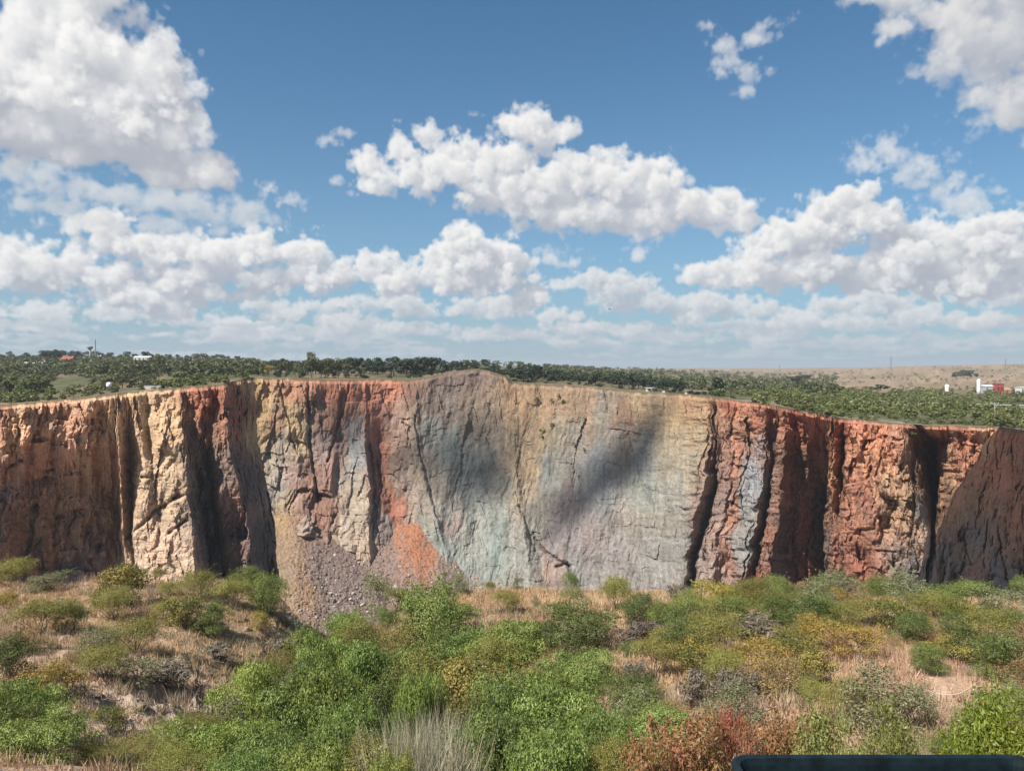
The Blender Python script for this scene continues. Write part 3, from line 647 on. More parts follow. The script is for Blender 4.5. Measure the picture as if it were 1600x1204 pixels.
    C = C * (1 - iron) + C * np.array([1.12, 0.86, 0.70]) * iron
    pale = np.clip(fbm(S / 3.1, Hh / 4.0, 4, 271) * 1.9 - 0.45, 0, 1)[..., None] * 0.35
    C = C * (1 - pale) + (C * 1.15 + np.array([0.05, 0.05, 0.045])) * pale
    joint = np.clip(1 - e1 / 0.05, 0, 1) * 0.22 + np.clip(1 - e2 / 0.05, 0, 1) * 0.14 + np.clip(1 - e4 / 0.05, 0, 1) * 0.12     # darker along the joints
    C = C * (1 - joint * (0.35 + rough))[..., None]
    # a crust of turf and roots over the lip
    lip = np.clip(1.6 - Hh / (0.9 + 0.8 * fbm(S / 2.0, S / 9.0, 2, 281)), 0, 1)[..., None]
    C = C * (1 - lip) + np.array([0.10, 0.075, 0.045]) * lip
    C = np.clip(C, 0.015, 0.75)
    return V, C, px, nrows, nc

wall_mat = ground_mat('weathered_rock', 0.55, 2.6, 0.82, 1.18, 0.55, 0.5, (1, 1, 0.45))
WALLS = {}
for key, lines, step, rows in (('left', LEFT, 1.45, 270), ('main', MAIN, 1.7, 275)):
    V, C, pxs, nr, nc = build_wall(lines, step, rows, key == 'left')
    WALLS[key] = V
    me = mesh_np('cliff_' + key, V.reshape(-1, 3), grid_faces(nr, nc), wall_mat, C.reshape(-1, 3))
    obj('cliff' if key == 'main' else 'near_cliff', me, kind='structure')

# ================================================================ the plateau beyond the rim
LEDGE = {}
KY = np.array([0, 500, 700, 1000, 1500, 2500, 5000, 9000.0])
PCOL = [-400, 0, 200, 385, 500, 640, 740, 800, 900, 1000, 1100, 1200, 1300, 1450, 1600, 2000]
PPY = np.array([
 [600, 578, 568, 568, 571, 574, 575], [592, 575, 565, 565, 570, 574, 575], [590, 574, 566, 566, 570, 574, 575], [586, 576, 571, 570, 571, 574, 575], [587, 580, 574, 572, 572, 574, 575], [588, 580, 574, 572, 572, 574, 575],
 [579, 568, 571, 572, 572, 574, 575], [593, 577, 574, 573, 572, 574, 575], [598, 590, 583, 578, 574, 575, 575], [606, 598, 590, 583, 577, 576, 575], [612, 605, 597, 589, 579, 576, 575],
 [617, 608, 601, 594, 580, 576, 575], [623, 611, 604, 594, 578, 574, 575], [630, 614, 606, 590, 571, 573, 575], [632, 615, 607, 591, 569, 572, 575], [640, 617, 608, 592, 568, 572, 575]], float)
def _colsp(px):
    i = np.clip(np.searchsorted(PCOL, px) - 1, 0, len(PCOL) - 2); a = np.array(PCOL, float)
    f = np.clip((px - a[i]) / (a[i + 1] - a[i]), 0, 1); f = f * f * (3 - 2 * f)
    return PPY[i] * (1 - f)[..., None] + PPY[i + 1] * f[..., None]

TOPL, TOPM = WALLS['left'][0], WALLS['main'][0]
def _azpx(P): return 800 + F * P[:, 0] / P[:, 1] * (math.cos(PITCH))
def rim_at(px, main=False):
    """distance and height of the cliff's edge in this direction"""
    px = np.asarray(px, float)
    lp, mp = _azpx(TOPL), _azpx(TOPM)
    ol, om = np.argsort(lp), np.argsort(mp)
    Ym, Zm = np.interp(px, mp[om], TOPM[om, 1]), np.interp(px, mp[om], TOPM[om, 2])
    Yl, Zl = np.interp(px, lp[ol], TOPL[ol, 1]), np.interp(px, lp[ol], TOPL[ol, 2])
    use = (px < 397) & (not main)
    return np.where(use, Yl, Ym), np.where(use, Zl, Zm)

def plateau_z(px, Y, main=False):
    px = np.atleast_1d(np.asarray(px, float)); Y = np.atleast_1d(np.asarray(Y, float))
    Yr, Zr = rim_at(px, main)
    pys = _colsp(px)
    zk = ray(px[..., None], pys)[1] * KY[1:]
    zz = np.where(Y <= 500, Zr + (zk[..., 0] - Zr) * np.clip((Y - Yr) / np.maximum(500 - Yr, 1), 0, 1), 0)
    for k in range(1, 7):
        a, b = KY[k], KY[k + 1]; q = np.clip((Y - a) / (b - a), 0, 1); q = q * q * (3 - 2 * q) if k > 3 else q
        zz = np.where((Y > a) & ((Y <= b) | (k == 6)), zk[..., k - 1] + (zk[..., k] - zk[..., k - 1]) * q, zz)
    X = (px - 800) / F * Y
    amp = np.clip((Y - Yr) / 60, 0, 1)
    return zz + amp * (0.8 * fbm(X / 60, Y / 60, 3, 301) + np.clip((Y - 900) / 900, 0, 1) * 5.0 * fbm(X / 240, Y / 340, 4, 302))

def plateau_colour(px, Y, X):
    base = np.zeros(px.shape + (3,))
    tan = np.array([0.295, 0.215, 0.140]); olive = np.array([0.150, 0.122, 0.068]); green = np.array([0.085, 0.088, 0.042]); pale = np.array([0.36, 0.31, 0.25]); pink = np.array([0.27, 0.165, 0.115])
    n = fbm(X / 38, Y / 60, 5, 311); n2 = fbm(X / 9, Y / 14, 4, 312)
    base[:] = olive
    g = sstep(-0.25, 0.25, n)[..., None]
    base = base * (1 - g) + green * g
    d = sstep(0.12, 0.4, fbm(X / 24 + 7, Y / 40, 4, 313))[..., None]
    d = d * (1 - 0.8 * sstep(1120, 1180, px) * sstep(760, 680, Y))[..., None]
    base = base * (1 - d * 0.8) + tan * 0.85 * d * 0.8
    hill = (sstep(1130, 1330, px + 60 * n) * sstep(720, 1050, Y + 120 * n))[..., None]
    far = (sstep(950, 1150, px) * sstep(1700, 2300, Y + 200 * n))[..., None]
    hill = np.maximum(hill, far * 0.9)
    hc = tan * 0.9 * (1 + 0.22 * n2)[..., None] * (1 + 0.18 * n[..., None])
    scrub = sstep(0.10, 0.32, fbm(X / 120, Y / 90, 5, 314))[..., None] * 0.75
    hc = hc * (1 - scrub) + olive * 1.1 * scrub
    red = sstep(0.1, 0.5, fbm(X / 200 + 5, Y / 160, 3, 315))[..., None] * 0.5
    hc = hc * (1 - red) + pink * red
    base = base * (1 - hill) + hc * hill
    Yr, _ = rim_at(px)
    edge = (np.exp(-np.maximum(Y - Yr, 0) / (4 + 3 * n))[..., None] * 0.9)
    ec = tan * 0.9 * (1 + 0.2 * n2)[..., None]
    base = base * (1 - edge) + ec * edge
    bare = (np.exp(-((px - 1390) / 42) ** 2) * np.exp(-np.maximum(Y - Yr - 2, 0) / 9) + np.exp(-((px - 1190) / 40) ** 2) * np.exp(-np.maximum(Y - Yr - 2, 0) / 14) + 0.8 * np.exp(-((px - 245) / 26) ** 2) * np.exp(-np.maximum(Y - Yr, 0) / 10))
    bare = np.clip(bare * (0.8 + 0.8 * n2), 0, 1)[..., None]
    base = base * (1 - bare) + pale * bare
    return np.clip(base * 0.88 * (1 + 0.14 * n2)[..., None], 0.01, 0.6)

def plateau_piece(top, ys, main, name):
    px = _azpx(top)
    rows = [top]; cols = []
    Yr = top[:, 1]
    PXg = np.repeat(px[None], len(ys), 0); Yg = np.zeros_like(PXg); Zg = np.zeros_like(PXg)
    for i, y in enumerate(ys):
        Yg[i] = y(px, Yr) if callable(y) else y
    Zg[1:] = np.stack([plateau_z(px, Yg[i], main) for i in range(1, len(ys))])
    Yg[0] = Yr; Zg[0] = top[:, 2]
    Xg = top[None, :, 0] / Yr[None] * Yg
    V = np.stack([Xg, Yg, Zg], -1)
    C = plateau_colour(PXg, Yg, Xg)
    return V, C
plateau_mat = ground_mat('plateau_soil', 0.12, 0.9, 0.75, 1.25, 0.5, 0.6)
gs = np.concatenate([np.linspace(0, 0.05, 6), np.linspace(0.065, 1, 26)]) 
def back_edge(px): return np.interp(px, [60, 105, 240, 349, 397], [330, 296, 288, 292, 317])  # unseen back of the headland, cut thin so sun reaches wall and talus
mp = TOPM[_azpx(TOPM) > 393]
ylist = [(lambda px, Yr, q=q: Yr + (700 - Yr) * q ** 1.25) for q in gs] + [760, 830, 910, 1000, 1100, 1220, 1360, 1520, 1700, 1900, 2150, 2450, 2800, 3300, 4000, 5000, 6500, 9000]
V, C = plateau_piece(mp, ylist, True, 'm')
me = mesh_np('plateau', V.reshape(-1, 3), grid_faces(*V.shape[:2])[:, ::-1], plateau_mat, C.reshape(-1, 3), smooth=True)
obj('plateau', me, kind='structure')
lp = TOPL[_azpx(TOPL) < 397.5]
keep = np.concatenate([[True], np.diff(np.maximum.accumulate(_azpx(lp))) > 0]); lp = lp[keep]
near = [(lambda px, Yr, q=q: Yr + np.maximum(back_edge(px) - Yr, 2) * q) for q in np.linspace(0, 1, 9)]
V, C = plateau_piece(lp, near, False, 'l')
me = mesh_np('headland', V.reshape(-1, 3), grid_faces(*V.shape[:2])[:, ::-1], plateau_mat, C.reshape(-1, 3), smooth=True)
obj('headland_ground', me, kind='structure')
# far side of the unseen gap cut behind the headland for the sun, and all the land further back
lpx = _azpx(lp)
def sun_gap(px): 
    Ym, _ = rim_at(px, True)
    return np.where(px < 62, back_edge(px), np.maximum(back_edge(px) + 0.5, Ym))
far = [(lambda px, Yr, q=q: sun_gap(px) + (700 - sun_gap(px)) * q ** 1.1) for q in np.linspace(0, 1, 24)] + ylist[len(gs):]
V, C = plateau_piece(lp, far, True, 'f')
V[0] = np.stack([(lp[:, 0] / lp[:, 1]) * sun_gap(lpx), sun_gap(lpx), np.where(lpx < 62, plateau_z(lpx, sun_gap(lpx), False), plateau_z(lpx, sun_gap(lpx), True))], -1)
Zl = np.stack([plateau_z(lpx, V[i, :, 1], False) for i in range(len(V))])
b = sstep(20, 61, lpx)[None]
V[:, :, 2] = Zl * (1 - b) + V[:, :, 2] * b
me = mesh_np('far_plateau', V.reshape(-1, 3), grid_faces(*V.shape[:2])[:, ::-1], plateau_mat, C.reshape(-1, 3), smooth=True)
obj('far_plateau', me, kind='structure')
# back face of the headland, seen only from other places
hp = [(q, float(back_edge(q))) for q in np.linspace(62, 397, 60)]
BV = []
for t in np.linspace(0, 1, 12):
    BV.append([(ray(q, 600)[0] * y + 0.8 * fbm(np.array([q / 9]), np.array([t * 6]), 3, 5)[0], y + np.interp(q, [62, 190, 240, 397], [75, 75, 8, 4]) * t + 2 * fbm(np.array([q / 12]), np.array([t * 9 + 3]), 3, 8)[0], float(plateau_z(q, y)[0]) * (1 - t) - 150 * t) for q, y in hp])
BV = np.array(BV)
me = mesh_np('headland_back', BV.reshape(-1, 3), grid_faces(12, 60)[:, ::-1], wall_mat, np.tile(ROCK_ALB[30], (720, 1)))
obj('back_cliff', me, kind='structure')

# ================================================================ talus in the pit
TC_PX = [380, 400, 440, 462, 480, 500, 535, 572, 600, 618, 606, 640, 660, 700, 760, 830, 900]
TC = sorted(zip([380, 400, 440, 462, 480, 500, 535, 572, 600, 622, 640, 660, 700, 760, 830, 900], [800, 798, 792, 792, 800, 815, 842, 868, 838, 815, 800, 822, 852, 885, 915, 935]))
TC_PX, TC_PY = np.array([t[0] for t in TC], float), np.array([t[1] for t in TC], float)
# distance of the wall along its own foot
MV = WALLS['main']; mpx = 800 + F * MV[..., 0] / MV[..., 1] / 1.0
def wall_Y(px, py):
    v = -(py - 602.0) / F
    zz = (-math.sin(PITCH) + v * math.cos(PITCH)) / (math.cos(PITCH) + v * math.sin(PITCH))
    sl = MV[..., 2] / MV[..., 1]
    r = int(np.argmin(np.abs(sl[:, 400] - zz)))
    row_ = MV[r]; a = ray(px, py)[0]; q = row_[:, 0] / row_[:, 1]
    o = np.argsort(q); return float(np.interp(a, q[o], row_[o, 1]))
tcols = np.linspace(384, 820, 320); trows = 170
smooth_c = np.interp(tcols, TC_PX, TC_PY); smooth_c = np.convolve(np.pad(smooth_c, 12, mode='edge'), np.ones(25) / 25, 'valid'); contact = np.interp(tcols, TC_PX, TC_PY) + 3.0 * fbm(tcols / 9, tcols * 0, 3, 401)
Yc = np.array([wall_Y(a, b) for a, b in zip(tcols, contact)])
k = np.ones(41) / 41; Yc = np.convolve(np.pad(Yc, 20, mode='edge'), k, 'valid')
tt = np.linspace(0, 1, trows)[:, None]
TPY = (contact - 14)[None] + (1045 - contact + 14)[None] * tt
TPX = np.repeat(tcols[None], trows, 0)
TY = Yc[None] + 3.0 - (TPY - smooth_c[None]) * 0.34
TY = TY + 1.0 * fbm(TPX / 22, TPY / 30, 4, 411) + 0.35 * facets(TPX / 3.2, TPY / 3.2, 421)[0] + 0.5 * fbm(TPX / 5, TPY / 6, 3, 433)
tx, tz = ray(TPX, TPY)
TV = np.stack([tx * TY, TY, tz * TY], -1)
TAL = np.array([(400, 810, 190, 155, 118), (445, 800, 195, 152, 108), (470, 795, 192, 138, 100), (445, 850, 178, 150, 122), (440, 890, 172, 150, 122), (460, 900, 176, 148, 120), (455, 940, 172, 145, 118), (470, 970, 178, 145, 120), (478, 920, 182, 142, 112), (490, 830, 158, 130, 122), (500, 860, 152, 132, 126), (510, 900, 148, 130, 126), (540, 880, 150, 130, 126), (560, 920, 150, 134, 130), (520, 950, 156, 138, 134), (570, 880, 148, 130, 126), (590, 870, 152, 131, 125), (600, 855, 158, 130, 121), (578, 862, 150, 132, 127), (592, 905, 150, 134, 129), (610, 900, 156, 132, 126), (622, 830, 205, 128, 95), (638, 815, 212, 120, 82), (640, 850, 206, 124, 90), (650, 858, 210, 118, 80), (660, 882, 205, 124, 92), (672, 868, 212, 122, 86), (634, 866, 185, 130, 112), (684, 880, 190, 135, 112), (630, 880, 190, 128, 105), (640, 905, 172, 128, 112), (668, 905, 205, 125, 95), (690, 870, 186, 148, 125), (690, 900, 165, 145, 132), (720, 900, 165, 155, 142), (750, 910, 166, 160, 148), (800, 920, 165, 158, 148), (860, 940, 165, 158, 148), (650, 950, 150, 132, 128), (600, 850, 158, 132, 124), (612, 878, 155, 132, 126), (630, 900, 158, 132, 124), (692, 862, 172, 148, 130), (700, 885, 164, 148, 138), (648, 912, 162, 134, 124), (676, 915, 165, 138, 126), (560, 990, 150, 134, 128), (480, 815, 160, 128, 115), (650, 925, 158, 132, 124), (700, 940, 160, 148, 138)], float)
s = TPX * 0.33; h = TPY * 0.33
TCc = shepard(TPX + 11 * fbm(s / 6, h / 8, 5, 441, 0.65), TPY + 16 * fbm(s / 5, h / 9, 5, 451, 0.65), TAL[:, :2], settle(0.62 * lin(TAL[:, 2:5])) * np.array([1.03, 1.0, 0.90]), 16, 24)
gp = np.clip(fbm(s / 2.2, h / 6.0, 4, 481, 0.6) * 1.8, 0, 1)[..., None] * 0.7; TCc = TCc * (1 - gp) + settle(0.62 * lin(np.array([[158, 138, 124]])))[0] * gp
TCc = TCc * (1 + 0.34 * fbm(s / 0.8, h / 0.8, 3, 461) + 0.12 * fbm(s / 4, h / 9, 3, 471))[..., None]
talus_mat = ground_mat('broken_talus', 1.1, 3.2, 0.75, 1.25, 0.9, 0.5)
me = mesh_np('talus', TV.reshape(-1, 3), grid_faces(trows, len(tcols)), talus_mat, np.clip(TCc, .02, .7).reshape(-1, 3))
obj('talus_slope', me, kind='structure')

def rock_arrays(seed, n=1, rough=0.35):
    """a broken stone: a cut ball with flat faces"""
    r = np.random.default_rng(seed)
    v = []; 
    ph = (1 + 5 ** 0.5) / 2
    base = np.array([(-1, ph, 0), (1, ph, 0), (-1, -ph, 0), (1, -ph, 0), (0, -1, ph), (0, 1, ph), (0, -1, -ph), (0, 1, -ph), (ph, 0, -1), (ph, 0, 1), (-ph, 0, -1), (-ph, 0, 1)]) / math.hypot(1, ph)
    f = np.array([(0, 11, 5), (0, 5, 1), (0, 1, 7), (0, 7, 10), (0, 10, 11), (1, 5, 9), (5, 11, 4), (11, 10, 2), (10, 7, 6), (7, 1, 8), (3, 9, 4), (3, 4, 2), (3, 2, 6), (3, 6, 8), (3, 8, 9), (4, 9, 5), (2, 4, 11), (6, 2, 10), (8, 6, 7), (9, 8, 1)])
    v = base * (1 + rough * (r.random((12, 1)) - 0.5) * 2) * r.uniform(0.7, 1.25, 3)
    for _ in range(3):
        nrm = r.normal(size=3); nrm /= np.linalg.norm(nrm); d = r.uniform(0.45, 0.75)
        q = v @ nrm; v = v - np.outer(np.maximum(q - d, 0), nrm)
    return v, f
RB = [rock_arrays(900 + i) for i in range(8)]
def surf_rand(Vg, rr, cc):
    i = rr.astype(int); j = cc.astype(int)
    return Vg[i, j]
rub_v, rub_f, rub_c = [], [], []; off = 0
nrub = 7500
for q in range(nrub):
    i = int(trows * (0.10 + 0.88 * rng.random() ** 0.8)); j = int(rng.integers(2, len(tcols) - 2))
    pxx, pyy = tcols[j], TPY[i, j]
    dens = np.interp(pxx, [430, 455, 485, 520, 640, 700, 760, 890], [.15, .25, .9, 1, 1, .8, .35, .1])
    if 618 < pxx < 690 and pyy < 880: dens *= 0.6
    if rng.random() > dens: continue
    sz = 0.20 + 0.50 * rng.random() ** 3 + 0.5 * (rng.random() < 0.05) * rng.random()
    sz *= np.interp(pyy, [820, 960], [0.8, 1.35])
    bv, bf = RB[rng.integers(8)]
    a = rng.uniform(0, 6.28); c_, s_ = math.cos(a), math.sin(a)
    v = bv @ np.array([[c_, s_, 0], [-s_, c_, 0], [0, 0, 1]]) * sz + TV[i, j] + np.array([0, -0.1, 0.12 * sz])
    rub_v.append(v); rub_f.append(bf + off); off += len(v)
    col = TCc[i, j] * rng.uniform(0.75, 1.25) if rng.random() < 0.82 else np.array([0.40, 0.36, 0.33]) * rng.uniform(0.8, 1.2)
    rub_c.append(np.tile(col, (len(v), 1)))
me = mesh_np('rubble', np.concatenate(rub_v), np.concatenate(rub_f), talus_mat, np.concatenate(rub_c))
obj('rubble', me, kind='stuff')
boulder_mat = flat_mat('pale_boulder', (0.43, 0.385, 0.34), 0.95, 0.2, 1.5)
def place_on_talus(px, py):
    j = int(np.argmin(np.abs(tcols - px))); i = int(np.argmin(np.abs(TPY[:, j] - py))); return TV[i, j]
bme = []
for i in range(4):
    v, f = rock_arrays(40 + i, rough=0.25); bme.append(mesh_np('boulder', v, f, boulder_mat))
for i, (px, py, sz, lab) in enumerate([(516, 927, 1.25, 'round pale boulder on the rubble slope, left of the cream block pair'), (552, 927, 1.25, 'cream block on the rubble slope just below the pale boulders'), (548, 936, 1.0, 'small whitish block directly under the cream block on the rubble slope'),
        (566, 945, 1.9, 'long flat whitish slab at the foot of the rubble slope'), (618, 920, 3.2, 'largest pale rounded boulder on the rubble slope, beside the bright green bush'), (524, 867, 1.2, 'grey slab of rock stranded high on the rubble slope'), (508, 976, 0.9, 'pale stone at the lower end of the rubble slope')]):
    o = obj('boulder', bme[i % 4], None, place_on_talus(px, py) + np.array([0, -0.3, 0.2]), None, lab, 'boulder', 'large pale boulders on the talus')
    o.scale = (sz, sz * 0.8, sz * (0.45 if i in (3, 5) else 0.75)); o.rotation_euler = (0.2 * i, 0.1 * i, 1.3 * i)
# the ragged white pinnacle left standing at the head of the talus
PV = []
nz_, na_ = 34, 30
for i in range(nz_):
    t = i / (nz_ - 1); cx = np.interp(t, [0, .3, .6, .85, 1], [462, 468, 473, 479, 480]); w = np.interp(t, [0, .2, .5, .8, 1], [40, 36, 22, 11, 1.5]); pyc = np.interp(t, [0, 1], [884, 803])
    for k2 in range(na_):
        a = 2 * math.pi * k2 / na_
        c = at(cx + w * 0.9 * math.cos(a), pyc, 0 + Yc[int(np.argmin(np.abs(tcols - 470)))] - 7.0 - 5.0 * (1 - t) ** 2)
        PV.append((c[0], c[1] + 0.33 * w * 0.8 * math.sin(a), c[2]))
PV = np.array(PV); sgn = np.array(PV)
aa = np.tile(np.arange(na_), nz_) / na_ * 9.0; hh = PV[:, 2] / 2.2
fa, fe = facets(aa, hh, 55, 1.2)
cen_ = PV.reshape(nz_, na_, 3).mean(1, keepdims=True)
PV = (cen_ + (PV.reshape(nz_, na_, 3) - cen_) * (1 + 0.5 * fa + 0.2 * fbm(aa * 2, hh * 2, 3, 57)).reshape(nz_, na_, 1)).reshape(-1, 3)
pf = [(i * na_ + k2, i * na_ + (k2 + 1) % na_, (i + 1) * na_ + (k2 + 1) % na_, (i + 1) * na_ + k2) for i in range(nz_ - 1) for k2 in range(na_)]
pc = np.tile(0.6 * lin([188, 168, 152]), (len(PV), 1)) * (1 + 0.2 * fbm(aa, hh, 3, 58))[:, None]
obj('rock_pinnacle', mesh_np('rock_pinnacle', PV, np.array(pf), talus_mat, pc), None, None, None, 'ragged whitish rock pinnacle standing at the head of the grey rubble slope', 'rock')
# pit floor
fm = flat_mat('pit_floor_rubble', (0.26, 0.22, 0.20), 0.95, 0.2, 0.1)
b = MB(); b.add([(-700, 20, -165), (700, 20, -165), (700, 700, -165), (-700, 700, -165)], [(0, 1, 2, 3)]); b.build('pit_floor', fm, kind='structure')

# ================================================================ the near ground, from the lookout to the pit's edge
NE_PX = [-700, -300, 0, 80, 140, 300, 400, 440, 465, 490, 560, 620, 660, 760, 900, 1000, 1100, 1300, 1450, 1600, 1900, 2300]
NE_Y = [58, 60, 62, 62, 63, 62, 61, 60, 59, 57, 58, 62, 65, 66, 66, 66, 66, 65, 64, 63, 60, 58]
NE_PY = [918, 915, 912, 915, 908, 905, 908, 930, 955, 978, 975, 950, 930, 920, 922, 925, 922, 925, 930, 936, 945, 955]
def near_z(px, Y, fine=True):
    px = np.asarray(px, float); Y = np.asarray(Y, float)
    Ye = np.interp(px, NE_PX, NE_Y); ze = ray(px, np.interp(px, NE_PX, NE_PY))[1] * Ye
    X = (px - 800) / F * Y
    q = np.clip((Y - 12) / (Ye - 12), 0, 1)
    z = -7.6 + (ze + 7.6) * q ** 0.80
    z = np.where(Y < 12, np.interp(Y, [0, 1.9, 2.2, 5, 12], [-1.75, -1.75, -2.3, -4.2, -7.6]), z)
    # the gully that runs down through the middle to the notch in the edge
    gx = np.interp(Y, [14, 22, 30, 45, 58, 66], [0, -3, -5.5, -8, -14, -15]); gw = np.interp(Y, [14, 25, 45, 58, 66], [5, 9, 9.5, 4.5, 4]); gd = np.interp(Y, [14, 22, 32, 46, 57, 66], [0, 2.2, 4.2, 3.6, 1.0, 0])
    u = np.abs((X - gx) / gw); z = z - gd / (1 + u ** 4)
    amp = np.clip((Y - 3) / 12, 0, 1)
    z = z + amp * (0.45 * fbm(X / 9, Y / 9, 3, 501))
    # the eroded, stony flank of the left knoll
    st = np.exp(-((px - 270) / 150) ** 2) * np.exp(-((Y - 33) / 9) ** 2) + 0.9 * np.exp(-((px - 455) / 40) ** 2) * np.exp(-((Y - 54) / 7) ** 2)
    if fine:
        z = z + amp * 0.16 * fbm(X / 1.6, Y / 1.6, 3, 511) + st * (0.75 * facets(X / 1.7, Y / 1.7, 521)[0] + 0.35 * facets(X / 0.7, Y / 0.7, 531)[0])
    over = np.maximum(Y - Ye, 0)
    z = z - np.minimum(over, 1.5) * 0.5 - np.maximum(over - 1.0, 0) * 2.6
    return z

def near_colour(px, Y, X):
    n = fbm(X / 5, Y / 5, 4, 541); n2 = fbm(X / 1.2, Y / 1.2, 3, 542)
    straw = np.array([0.30, 0.205, 0.118]); soil = np.array([0.215, 0.148, 0.102]); pink = np.array([0.25, 0.165, 0.12]); olive = np.array([0.10, 0.092, 0.045]); stone = np.array([0.30, 0.235, 0.185])
    c = np.zeros(px.shape + (3,)); c[:] = straw
    g = sstep(-0.2, 0.35, n)[..., None]; c = c * (1 - g) + soil * g
    lf = sstep(520, 300, px)[..., None] * 0.6; c = c * (1 - lf) + pink * lf
    gx = np.interp(Y, [14, 22, 30, 45, 58, 66], [0, -3, -5.5, -8, -14, -15]); gw = np.interp(Y, [14, 25, 45, 58, 66], [6, 9, 9.5, 4.5, 4])
    gl = (1 / (1 + np.abs((X - gx) / gw) ** 4))[..., None] * 0.7; c = c * (1 - gl) + olive * gl
    st = np.clip(np.exp(-((px - 250) / 150) ** 2) * np.exp(-((Y - 32) / 8) ** 2) + np.exp(-((px - 460) / 40) ** 2) * np.exp(-((Y - 54) / 7) ** 2), 0, 1)[..., None] * 0.7
    c = c * (1 - st) + stone * st
    Ye = np.interp(px, NE_PX, NE_Y); ov = sstep(1.0, 5, Y - Ye)[..., None]; c = c * (1 - ov) + np.array([0.24, 0.16, 0.11]) * ov
    bare = np.exp(-((px - 1475) / 42) ** 2 - ((Y - 30.5) / 2.6) ** 2)[..., None]; c = c * (1 - bare) + np.array([0.36, 0.235, 0.165]) * bare
    return np.clip(c * 1.25 * (1 + 0.22 * n2 + 0.12 * n)[..., None], 0.01, 0.5)

gpx = np.concatenate([np.linspace(-900, -120, 40), np.linspace(-112, 1712, 430), np.linspace(1720, 2500, 40)])
gy = np.concatenate([[0.3, 1.0, 1.9, 2.0, 2.2], np.linspace(2.6, 12, 24), 12 + (70 - 12) * np.linspace(0, 1, 240)[1:], 70 + np.linspace(0.5, 52, 40)])
GP, GY = np.meshgrid(gpx, gy)
GX = (GP - 800) / F * GY
GZ = np.maximum(near_z(GP, GY), -166)
me = mesh_np('near_ground', np.stack([GX, GY, GZ], -1).reshape(-1, 3), grid_faces(*GP.shape)[:, ::-1], ground_mat('dry_slope', 0.9, 5.0, 0.75, 1.25, 0.8, 0.15), near_colour(GP, GY, GX).reshape(-1, 3), smooth=False)
obj('ground', me, kind='structure')

def base_at(px, py):
    """where the line of sight through a pixel meets the near ground"""
    Y = np.linspace(6, 72, 700); sl = float(ray(px, py)[1])
    hit = np.where(near_z(np.full(Y.shape, px), Y, False) >= sl * Y)[0]
    y = Y[hit[0]] if len(hit) else float(np.interp(px, NE_PX, NE_Y)) - 0.3
    y = min(y, float(np.interp(px, NE_PX, NE_Y)) - 0.2)
    return np.array([(px - 800) / F * y, y, float(near_z(px, y))])

# ---------------------------------------------------------------- foliage makers (unit size: 1 wide, 1 tall)
def leaf_quads(pos, nrm, size, r, aspect=1.6, along=None):
    n = len(pos)
    t = r.normal(size=(n, 3)) if along is None else along + 0.35 * r.normal(size=(n, 3))
    t -= (t * nrm).sum(1, keepdims=True) * nrm; t /= np.linalg.norm(t, axis=1, keepdims=True) + 1e-9
    b = np.cross(nrm, t); s = (size * r.uniform(0.6, 1.35, n))[:, None]
    a_, b_ = t * s * aspect * 0.5, b * s * 0.5
    v = np.stack([pos - a_, pos + b_ * 0.9, pos + a_, pos - b_ * 0.9], 1).reshape(-1, 3)
    return v, np.arange(4 * n).reshape(n, 4)

